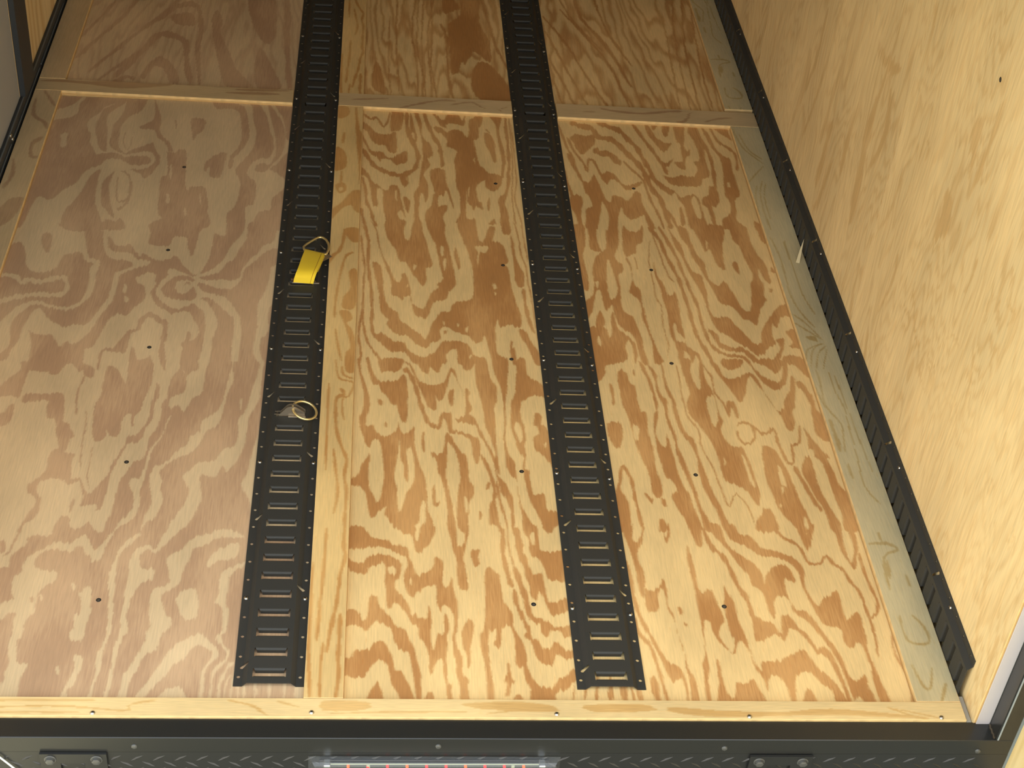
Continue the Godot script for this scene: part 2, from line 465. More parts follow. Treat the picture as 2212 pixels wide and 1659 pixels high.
# the wide left sheet, rear to front
func grain_left() -> Array:
	return [
		[[0, 1140, 4.096], [
			[0, -900, -20, 2600, -20, 2600, 1560, -900, 1560],
			[-1, 0, 0, 500, 0, 470, 40, 440, 65, 380, 75, 330, 60, 250, 90, 235, 140, 190, 180, 130, 215, 95, 260, 75, 330, 50, 350, -120, 300, -200, 0],
			[18, 190, 20, 130, 110, 80, 220, 30, 240], [0, 0, 120, 40, 130, 50, 190, 20, 220, 0, 210],
			[-1, 985, 0, 960, 60, 920, 120, 850, 190, 810, 170, 790, 110, 760, 70, 720, 80, 660, 110, 610, 140, 500, 125, 440, 150, 390, 190, 310, 225, 230, 270, 190, 330, 190, 390, 140, 420, 110, 480, 95, 590, 125, 630, 40, 650, 0, 680, -60, 760, 0, 800, 40, 800, 80, 750, 140, 760, 110, 830, 110, 930, 70, 1040, 75, 1200, 40, 1270, 40, 1330, 0, 1390, -40, 1530, 115, 1530, 165, 1400, 190, 1310, 235, 1240, 230, 1200, 150, 1180, 140, 1080, 150, 990, 190, 960, 210, 860, 250, 790, 300, 760, 310, 690, 330, 590, 400, 510, 490, 470, 505, 400, 450, 380, 360, 375, 305, 340, 310, 290, 350, 240, 440, 190, 530, 195, 640, 215, 680, 165, 720, 170, 760, 230, 800, 260, 810, 310, 880, 270, 910, 220, 940, 140, 1000, 60, 1045, 0],
			[-1, 830, 0, 850, 35, 880, 45, 910, 30, 920, 0], [-1, 620, 0, 640, 15, 700, 5, 710, 0],
			[-1, 740, 530, 800, 520, 805, 660, 790, 690, 815, 720, 780, 800, 760, 870, 735, 960, 715, 1010, 690, 1000, 610, 990, 605, 930, 650, 890, 650, 770, 700, 760, 715, 690, 710, 620, 690, 575, 725, 565],
			[-1, 630, 490, 670, 500, 660, 545, 640, 540], [0, 270, 610, 300, 610, 295, 650, 270, 650], [-1, 345, 600, 375, 590, 370, 635, 355, 640],
			[-1, 645, 1150, 690, 1130, 740, 1150, 715, 1250, 690, 1290, 650, 1390, 590, 1430, 590, 1530, 515, 1530, 570, 1410, 610, 1330, 650, 1260], [-1, 500, 1230, 520, 1220, 520, 1290, 500, 1300, 490, 1270],
			[-1, 1210, 0, 1190, 60, 1110, 130, 1050, 200, 1010, 290, 980, 340, 960, 440, 960, 620, 950, 760, 945, 860, 930, 970, 900, 1070, 855, 1110, 835, 1220, 840, 1290, 800, 1400, 770, 1530, 795, 1530, 830, 1390, 870, 1290, 890, 1180, 920, 1080, 960, 980, 985, 870, 995, 760, 1000, 640, 1015, 540, 1025, 420, 1030, 330, 1060, 240, 1110, 190, 1180, 120, 1240, 60, 1265, 0],
			[-1, 1490, 0, 1440, 60, 1400, 150, 1370, 190, 1330, 160, 1270, 155, 1200, 190, 1160, 250, 1140, 340, 1130, 470, 1100, 560, 1085, 680, 1065, 780, 1060, 890, 1040, 990, 1000, 1090, 985, 1200, 960, 1320, 940, 1400, 905, 1530, 940, 1530, 975, 1400, 1000, 1280, 1030, 1150, 1060, 1050, 1090, 950, 1115, 950, 1130, 860, 1115, 800, 1140, 690, 1150, 620, 1190, 570, 1215, 520, 1300, 470, 1350, 450, 1365, 400, 1350, 355, 1290, 365, 1240, 350, 1235, 260, 1260, 210, 1330, 195, 1375, 230, 1430, 170, 1520, 90, 1600, 10, 1620, 0],
			[-1, 2120, 50, 2160, 90, 2130, 85, 2010, 85, 1930, 90, 1850, 130, 1800, 160, 1750, 165, 1710, 200, 1680, 260, 1640, 320, 1610, 400, 1600, 460, 1550, 520, 1480, 560, 1435, 590, 1440, 680, 1450, 740, 1480, 790, 1515, 810, 1500, 880, 1440, 930, 1410, 990, 1380, 1080, 1300, 1120, 1240, 1180, 1200, 1270, 1150, 1350, 1130, 1430, 1100, 1530, 1025, 1530, 1060, 1430, 1080, 1310, 1130, 1250, 1180, 1170, 1230, 1080, 1270, 1000, 1290, 920, 1330, 860, 1315, 780, 1320, 690, 1330, 600, 1370, 540, 1450, 520, 1500, 470, 1490, 380, 1470, 290, 1500, 240, 1570, 215, 1640, 160, 1700, 100, 1800, 60, 1870, 50, 1900, 20, 2000, 15, 2060, 20],
			[-1, 1990, 170, 2030, 140, 2100, 130, 2120, 170, 2110, 240, 2030, 280, 1940, 290, 1890, 320, 1840, 350, 1825, 310, 1870, 250, 1930, 190],
			[-1, 1570, 590, 1640, 550, 1730, 545, 1740, 620, 1755, 700, 1740, 780, 1680, 810, 1610, 790, 1580, 720, 1555, 640],
			[-1, 2200, 290, 2140, 345, 2040, 410, 2025, 500, 2010, 600, 1990, 680, 2020, 740, 2010, 840, 1985, 920, 1945, 960, 1970, 1030, 2020, 1090, 2010, 1160, 1960, 1220, 1910, 1290, 1880, 1370, 1865, 1530, 1825, 1530, 1860, 1400, 1870, 1310, 1910, 1220, 1980, 1170, 2000, 1130, 1980, 1080, 1930, 1020, 1900, 960, 1960, 900, 1970, 800, 1950, 700, 1895, 660, 1930, 590, 1940, 480, 1970, 390, 2050, 345],
			[-1, 1175, 1530, 1230, 1440, 1290, 1370, 1360, 1280, 1430, 1180, 1500, 1080, 1560, 1030, 1640, 990, 1700, 950, 1770, 940, 1830, 990, 1890, 1040, 1930, 1100, 1920, 1150, 1850, 1220, 1810, 1280, 1800, 1370, 1780, 1530, 1750, 1530, 1765, 1380, 1780, 1270, 1840, 1190, 1880, 1110, 1830, 1070, 1770, 1040, 1720, 1050, 1660, 1120, 1600, 1170, 1530, 1210, 1470, 1300, 1390, 1370, 1330, 1430, 1250, 1530],
			[-1, 1400, 1530, 1460, 1440, 1530, 1420, 1600, 1420, 1640, 1530],
			[-28, 2060, 1180, 1990, 1270, 1950, 1370, 1925, 1530], [-16, 2040, 1300, 2000, 1390, 1980, 1530],
			[-20, 2100, 1200, 2060, 1350, 2040, 1530], [-22, 2110, 1330, 2100, 1530], [-22, 2155, 1330, 2150, 1530], [-22, 2260, 1330, 2250, 1530], [-30, 2380, 1300, 2370, 1530], [-26, 2520, 1300, 2505, 1530]]],
		[[0, 780, 3.687], [
			[-1, -600, -20, 2600, -20, 2600, 1327, -600, 1327],
			[0, 190, 0, 170, 60, 110, 110, 60, 150, 0, 200, -60, 330, 0, 290, 60, 270, 140, 290, 170, 230, 200, 150, 240, 70, 330, 50, 350, 20, 400, 50, 390, 100, 440, 110, 490, 80, 520, 40, 560, 0],
			[0, 570, 0, 600, 50, 630, 90, 650, 50, 660, 0], [0, 60, 370, 110, 340, 110, 400, 80, 480, 30, 510, -30, 500, 0, 430, 40, 400],
			[0, 170, 330, 200, 260, 330, 260, 480, 250, 510, 290, 510, 370, 500, 480, 540, 500, 590, 590, 560, 620, 530, 680, 510, 740, 480, 810, 460, 800, 460, 700, 460, 620, 440, 560, 440, 460, 380, 460, 370, 380, 380, 310, 270, 320],
			[0, 420, 710, 470, 700, 520, 730, 600, 740, 570, 800, 565, 920, 560, 940, 630, 930, 660, 980, 670, 1030, 720, 1050, 760, 990, 820, 950, 870, 880, 900, 800, 940, 740, 990, 670, 1010, 600, 1060, 590, 1110, 560, 1160, 500, 1190, 440, 1200, 350, 1230, 260, 1250, 170, 1270, 200, 1260, 280, 1230, 350, 1220, 450, 1160, 530, 1130, 600, 1080, 650, 1020, 650, 990, 700, 940, 780, 910, 850, 870, 930, 840, 1060, 800, 1180, 760, 1190, 770, 1140, 640, 1150, 660, 1090, 650, 1030, 640, 970, 600, 960, 560, 980, 520, 980, 500, 940, 380, 940, 310, 970, 290, 1020, 300, 1060, 325, 1100, 310, 1180, 260, 1260, 200, 1290, 150, 1370, 140, 1350, 190, 1270, 230, 1200, 280, 1140, 280, 1090, 220, 1050, 210, 1000, 230, 970, 300, 930, 370, 860, 380, 770],
			[0, 860, 40, 920, 50, 970, 120, 1000, 180, 1020, 60, 1040, 0, 1210, 0, 1215, 120, 1190, 220, 1150, 310, 1110, 400, 1070, 440, 1060, 520, 1040, 500, 1040, 420, 990, 440, 960, 510, 930, 600, 870, 590, 850, 530, 840, 600, 780, 640, 740, 620, 740, 500, 750, 350, 800, 290, 810, 200, 840, 120],
			[16, 700, 20, 670, 130, 630, 210, 610, 330, 600, 430], [0, 680, 20, 750, 60, 740, 130, 670, 110], [11, 680, 400, 685, 520, 650, 680, 640, 850], [10, 730, 680, 720, 800, 690, 900, 710, 1010],
			[0, 590, 1080, 570, 1180, 550, 1200, 560, 1120],
			[0, 1440, 0, 1430, 60, 1370, 130, 1340, 220, 1320, 300, 1290, 340, 1280, 440, 1240, 540, 1190, 610, 1170, 700, 1130, 780, 1060, 800, 1010, 890, 970, 920, 940, 990, 910, 1100, 890, 1200, 850, 1270, 830, 1330, 820, 1382, 880, 1382, 920, 1320, 940, 1280, 1000, 1230, 1060, 1170, 1060, 1060, 1030, 1000, 1040, 930, 1110, 930, 1140, 860, 1170, 750, 1210, 680, 1280, 600, 1310, 530, 1330, 470, 1370, 400, 1340, 350, 1370, 280, 1450, 260, 1480, 200, 1490, 110, 1560, 60, 1575, 0],
			[-1, 1440, 50, 1470, 40, 1480, 80, 1455, 90],
			[0, 1370, 370, 1420, 350, 1460, 400, 1540, 290, 1600, 260, 1620, 180, 1640, 60, 1680, 0, 1850, 0, 1820, 120, 1800, 220, 1770, 330, 1700, 420, 1610, 470, 1590, 560, 1510, 600, 1490, 660, 1390, 730, 1330, 800, 1240, 830, 1210, 870, 1190, 960, 1200, 1060, 1200, 1150, 1150, 1230, 1130, 1300, 1080, 1382, 900, 1382, 960, 1310, 1040, 1270, 1090, 1200, 1120, 1100, 1110, 1040, 1140, 960, 1160, 880, 1190, 760, 1230, 680, 1290, 600, 1330, 500, 1360, 440],
			[0, 440, 1382, 440, 1300, 490, 1230, 550, 1250, 550, 1300, 590, 1340, 660, 1310, 710, 1280, 760, 1350, 800, 1382],
			[0, 1870, 0, 1860, 150, 1800, 300, 1740, 500, 1640, 560, 1590, 660, 1500, 740, 1420, 765, 1320, 830, 1265, 880, 1290, 960, 1270, 1020, 1300, 1090, 1280, 1170, 1220, 1270, 1190, 1260, 1150, 1300, 1120, 1382, 1290, 1382, 1350, 1290, 1440, 1180, 1500, 1060, 1490, 1000, 1450, 930, 1500, 870, 1580, 810, 1700, 790, 1780, 700, 1860, 670, 1900, 560, 1900, 460, 1960, 380, 2000, 240, 2040, 120, 2060, 0],
			[-14, 1920, 290, 1915, 390],
			[0, 2110, 0, 2080, 200, 2050, 330, 1980, 450, 1970, 540, 1940, 690, 1880, 800, 1820, 870, 1800, 880, 1770, 840, 1730, 900, 1690, 930, 1600, 900, 1590, 1000, 1600, 1060, 1590, 1140, 1520, 1260, 1460, 1340, 1400, 1382, 1530, 1382, 1700, 1340, 1850, 1340, 1990, 1382, 1990, 1150, 1950, 1040, 1920, 980, 1970, 880, 2000, 740, 2060, 560, 2080, 400, 2110, 200, 2180, 0]]],
		[[0, 480, 3.568], [
			[-1, -300, -20, 2600, -20, 2600, 1070, -300, 1070],
			[0, 150, 150, 180, 180, 200, 250, 205, 340, 260, 380, 340, 385, 430, 350, 470, 290, 500, 250, 560, 240, 600, 225, 640, 250, 650, 290, 720, 320, 690, 350, 690, 420, 680, 490, 650, 560, 600, 620, 540, 650, 470, 650, 400, 640, 320, 610, 230, 610, 130, 650, 70, 700, -40, 770, -60, 380, 50, 250, 90, 170],
			[-34, -40, 400, 110, 415, 170, 465, 220, 440, 300, 460, 400, 435, 490, 425, 520, 480, 500, 540, 430, 560, 300, 555, 150, 570, 60, 590, -40, 630],
			[0, 660, 60, 750, 60, 800, 70, 790, 130, 800, 200, 830, 260, 900, 290, 960, 290, 1010, 310, 1020, 340, 950, 370, 890, 390, 870, 450, 850, 520, 820, 600, 780, 650, 740, 700, 690, 770, 640, 790, 560, 790, 500, 810, 450, 790, 390, 760, 340, 700, 300, 660, 250, 690, 220, 740, 180, 800, 150, 880, 120, 940, 80, 1000, 40, 1060, -60, 1090, -60, 1030, 50, 980, 80, 900, 75, 820, 110, 740, 180, 680, 240, 640, 330, 640, 430, 670, 560, 670, 640, 620, 700, 560, 730, 480, 740, 400, 770, 340, 760, 290, 690, 270, 670, 200, 655, 120],
			[0, 840, 100, 870, 150, 900, 180, 960, 180, 1000, 165, 1030, 210, 1060, 240, 1080, 270, 1100, 240, 1180, 280, 1240, 300, 1300, 280, 1350, 260, 1390, 300, 1430, 350, 1480, 400, 1520, 410, 1470, 420, 1400, 380, 1330, 360, 1290, 370, 1290, 410, 1240, 450, 1200, 510, 1210, 570, 1250, 610, 1300, 650, 1370, 670, 1450, 640, 1470, 620, 1500, 640, 1560, 680, 1580, 760, 1580, 850, 1560, 960, 1530, 1060, 1510, 1142, 1390, 1142, 1400, 1000, 1410, 970, 1385, 940, 1430, 890, 1450, 830, 1470, 870, 1460, 920, 1520, 880, 1530, 820, 1500, 760, 1470, 720, 1450, 690, 1370, 690, 1320, 710, 1280, 680, 1220, 650, 1180, 600, 1160, 540, 1190, 490, 1200, 420, 1190, 390, 1130, 390, 1060, 420, 1050, 450, 1080, 480, 1110, 490, 1120, 560, 1100, 610, 1040, 650, 1000, 700, 960, 720, 910, 700, 880, 720, 830, 760, 790, 830, 750, 900, 700, 970, 650, 980, 640, 1070, 620, 1142, 200, 1142, 220, 1060, 240, 950, 230, 860, 220, 830, 270, 860, 330, 870, 390, 860, 420, 900, 460, 960, 500, 920, 560, 940, 630, 900, 680, 850, 730, 790, 770, 720, 820, 660, 870, 590, 900, 500, 920, 420, 980, 380, 1060, 350, 1140, 330, 1160, 300, 1100, 290, 1050, 285, 1030, 260, 1000, 235, 960, 230, 900, 230, 840, 200, 830, 150],
			[-1, 960, 470, 975, 510, 960, 550, 945, 520], [-1, 970, 560, 990, 600, 970, 620, 955, 600], [-1, 540, 1080, 600, 1160, 470, 1160],
			[40, 1060, 830, 1080, 770, 1130, 720, 1180, 720, 1230, 760, 1270, 780, 1265, 880, 1245, 960, 1265, 1142], [28, 1060, 830, 990, 850, 980, 950],
			[0, 880, 960, 940, 890, 980, 870, 970, 1000, 870, 990], [24, 960, 990, 800, 985, 770, 1050, 750, 1142], [0, 1010, 960, 1040, 1000, 1060, 1060, 1120, 1050, 1160, 1030, 1165, 1142, 1000, 1142],
			[0, 1180, 0, 1590, 0, 1540, 70, 1520, 130, 1490, 230, 1470, 260, 1450, 200, 1440, 120, 1390, 110, 1330, 120, 1300, 180, 1150, 170, 1160, 90],
			[0, 470, 0, 760, 0, 770, 70, 660, 70, 560, 70, 480, 40], [0, 780, 0, 880, 0, 890, 40, 830, 50, 790, 60], [0, 330, 90, 400, 95, 385, 220, 345, 220, 325, 160],
			[0, 1540, 400, 1580, 340, 1620, 250, 1640, 170, 1650, 80, 1700, 110, 1740, 80, 1760, 0, 1880, 0, 1870, 80, 1800, 160, 1750, 230, 1720, 290, 1650, 350, 1590, 380],
			[0, 1240, 510, 1300, 450, 1380, 410, 1460, 420, 1500, 450, 1480, 460, 1420, 440, 1360, 460, 1350, 510, 1380, 550, 1440, 540, 1500, 500, 1510, 580, 1450, 600, 1380, 600, 1290, 580, 1260, 550], [10, 1420, 480, 1450, 465, 1470, 490],
			[0, 1530, 430, 1600, 410, 1680, 390, 1750, 310, 1800, 290, 1850, 200, 1900, 130, 1910, 50, 1930, 0, 2120, 0, 2110, 140, 2030, 180, 1990, 230, 1920, 290, 1860, 370, 1840, 430, 1780, 450, 1700, 440, 1620, 450],
			[0, 1530, 470, 1600, 480, 1670, 510, 1790, 510, 1850, 450, 1880, 370, 1960, 300, 2060, 220, 2200, 200, 2180, 330, 2090, 340, 2070, 450, 2020, 570, 1980, 660, 1980, 800, 1960, 900, 1950, 1000, 1970, 1060, 1960, 1142, 1840, 1142, 1840, 1000, 1860, 860, 1840, 720, 1790, 640, 1740, 580, 1680, 560, 1560, 530],
			[0, 1540, 580, 1620, 590, 1700, 650, 1760, 710, 1800, 750, 1800, 860, 1780, 960, 1780, 1060, 1760, 1142, 1620, 1142, 1620, 1000, 1640, 900, 1670, 800, 1660, 720, 1620, 650, 1580, 610],
			[0, 2080, 650, 2060, 850, 2010, 900, 2000, 990, 2040, 1100, 2050, 1142, 2160, 1142, 2180, 900, 2200, 680]]],
		[[0, 180, 3.456], [
			[-1, -100, -20, 2600, -20, 2600, 1037, -100, 1037],
			[0, 460, 60, 660, 60, 590, 120, 540, 160, 400, 190],
			[0, 690, 60, 980, 60, 900, 130, 800, 170, 740, 220, 700, 250, 660, 280, 650, 330, 680, 380, 670, 430, 690, 470, 720, 530, 760, 520, 800, 520, 870, 520, 930, 550, 970, 545, 1080, 545, 1120, 550, 1125, 590, 1080, 605, 990, 610, 920, 580, 850, 560, 790, 570, 750, 610, 680, 630, 620, 670, 570, 740, 480, 790, 420, 840, 360, 870, 290, 840, 250, 890, 200, 980, 150, 1075, 60, 1075, 150, 850, 220, 650, 270, 520, 330, 370, 380, 280, 500, 260, 580, 220, 600, 150, 640, 110],
			[-1, 450, 380, 510, 370, 500, 400, 490, 470, 450, 470, 460, 410],
			[0, 960, 110, 1110, 80, 1090, 150, 1050, 210, 980, 240, 940, 270, 900, 330, 890, 400, 885, 470, 930, 520, 1000, 490, 1090, 460, 1140, 440, 1160, 490, 1190, 540, 1190, 600, 1150, 650, 1100, 700, 1070, 710, 1040, 670, 970, 640, 1060, 640, 1130, 610, 1160, 570, 1140, 520, 1090, 505, 1020, 520, 950, 530, 880, 510, 820, 470, 830, 390, 850, 310, 890, 260, 930, 200],
			[0, 800, 250, 850, 200, 930, 150, 960, 110, 1010, 80, 940, 100, 860, 150, 770, 200, 740, 260, 710, 330, 720, 410, 740, 480, 790, 510, 800, 440, 800, 330],
			[0, 1150, 90, 1170, 150, 1195, 230, 1200, 300, 1190, 350, 1220, 400, 1270, 450, 1290, 510, 1260, 500, 1230, 440, 1180, 410, 1150, 350, 1060, 340, 1040, 320, 1100, 300, 1150, 260, 1160, 190],
			[8, 990, 390, 980, 450, 950, 500], [8, 935, 370, 920, 430, 940, 490],
			[0, 860, 650, 820, 680, 780, 720, 755, 800, 760, 900, 800, 960, 850, 1010, 830, 930, 820, 850, 810, 780, 830, 710, 850, 670],
			[14, 900, 650, 960, 680, 975, 760, 950, 860, 880, 880, 870, 800, 880, 700], [20, 980, 730, 970, 830, 920, 920, 870, 940],
			[0, 750, 640, 700, 670, 640, 740, 590, 830, 520, 910, 480, 960, 470, 1060, 740, 1060, 730, 960, 710, 880, 720, 780, 740, 700],
			[0, 790, 1010, 850, 1030, 900, 1010, 930, 1050, 920, 1090, 780, 1090],
			[0, 1300, 520, 1340, 490, 1390, 510, 1390, 600, 1385, 760, 1400, 800, 1420, 770, 1480, 770, 1530, 780, 1550, 860, 1550, 960, 1540, 1080, 1140, 1080, 1150, 1030, 1210, 1010, 1180, 970, 1180, 880, 1190, 780, 1200, 700, 1250, 680, 1250, 600, 1250, 510],
			[-1, 1240, 830, 1260, 830, 1265, 890, 1240, 890], [-16, 1275, 600, 1272, 720], [-12, 1490, 820, 1496, 900], [-20, 1380, 930, 1382, 990],
			[0, 1420, 280, 1440, 260, 1530, 270, 1520, 340, 1480, 380, 1440, 420, 1430, 340], [16, 1310, 270, 1312, 340], [0, 1540, 580, 1640, 520, 1690, 520, 1680, 580, 1640, 700, 1560, 690, 1540, 660, 1520, 640], [30, 1730, 540, 1715, 640], [-18, 1560, 620, 1552, 690],
			[0, 1590, 130, 1700, 140, 1790, 160, 1830, 190, 1850, 260, 1860, 350, 1850, 440, 1800, 500, 1740, 560, 1720, 540, 1760, 500, 1800, 420, 1800, 300, 1780, 210, 1720, 190, 1620, 190],
			[0, 1850, 130, 1920, 150, 1990, 240, 2010, 330, 2040, 420, 2040, 500, 2000, 560, 1940, 560, 1890, 590, 1850, 640, 1850, 690, 1900, 730, 1910, 800, 1890, 900, 1830, 930, 1820, 1075, 1700, 1075, 1700, 970, 1750, 920, 1790, 800, 1790, 730, 1760, 670, 1770, 620, 1830, 560, 1890, 480, 1910, 380, 1890, 260, 1880, 180],
			[0, 2000, 150, 2060, 220, 2110, 300, 2130, 400, 2120, 480, 2080, 560, 2010, 620, 2050, 540, 2060, 450, 2050, 380, 2030, 300],
			[0, 1900, 640, 1930, 600, 1990, 600, 2020, 620, 1980, 650, 1930, 665],
			[0, 2060, 150, 2240, 150, 2220, 400, 2140, 420, 2130, 330, 2100, 240], [0, 2200, 480, 2190, 640, 2180, 760, 2080, 680, 2010, 640, 2060, 610, 2110, 550],
			[0, 2040, 850, 2180, 780, 2170, 1075, 1900, 1075, 1930, 960, 2020, 940]]]]

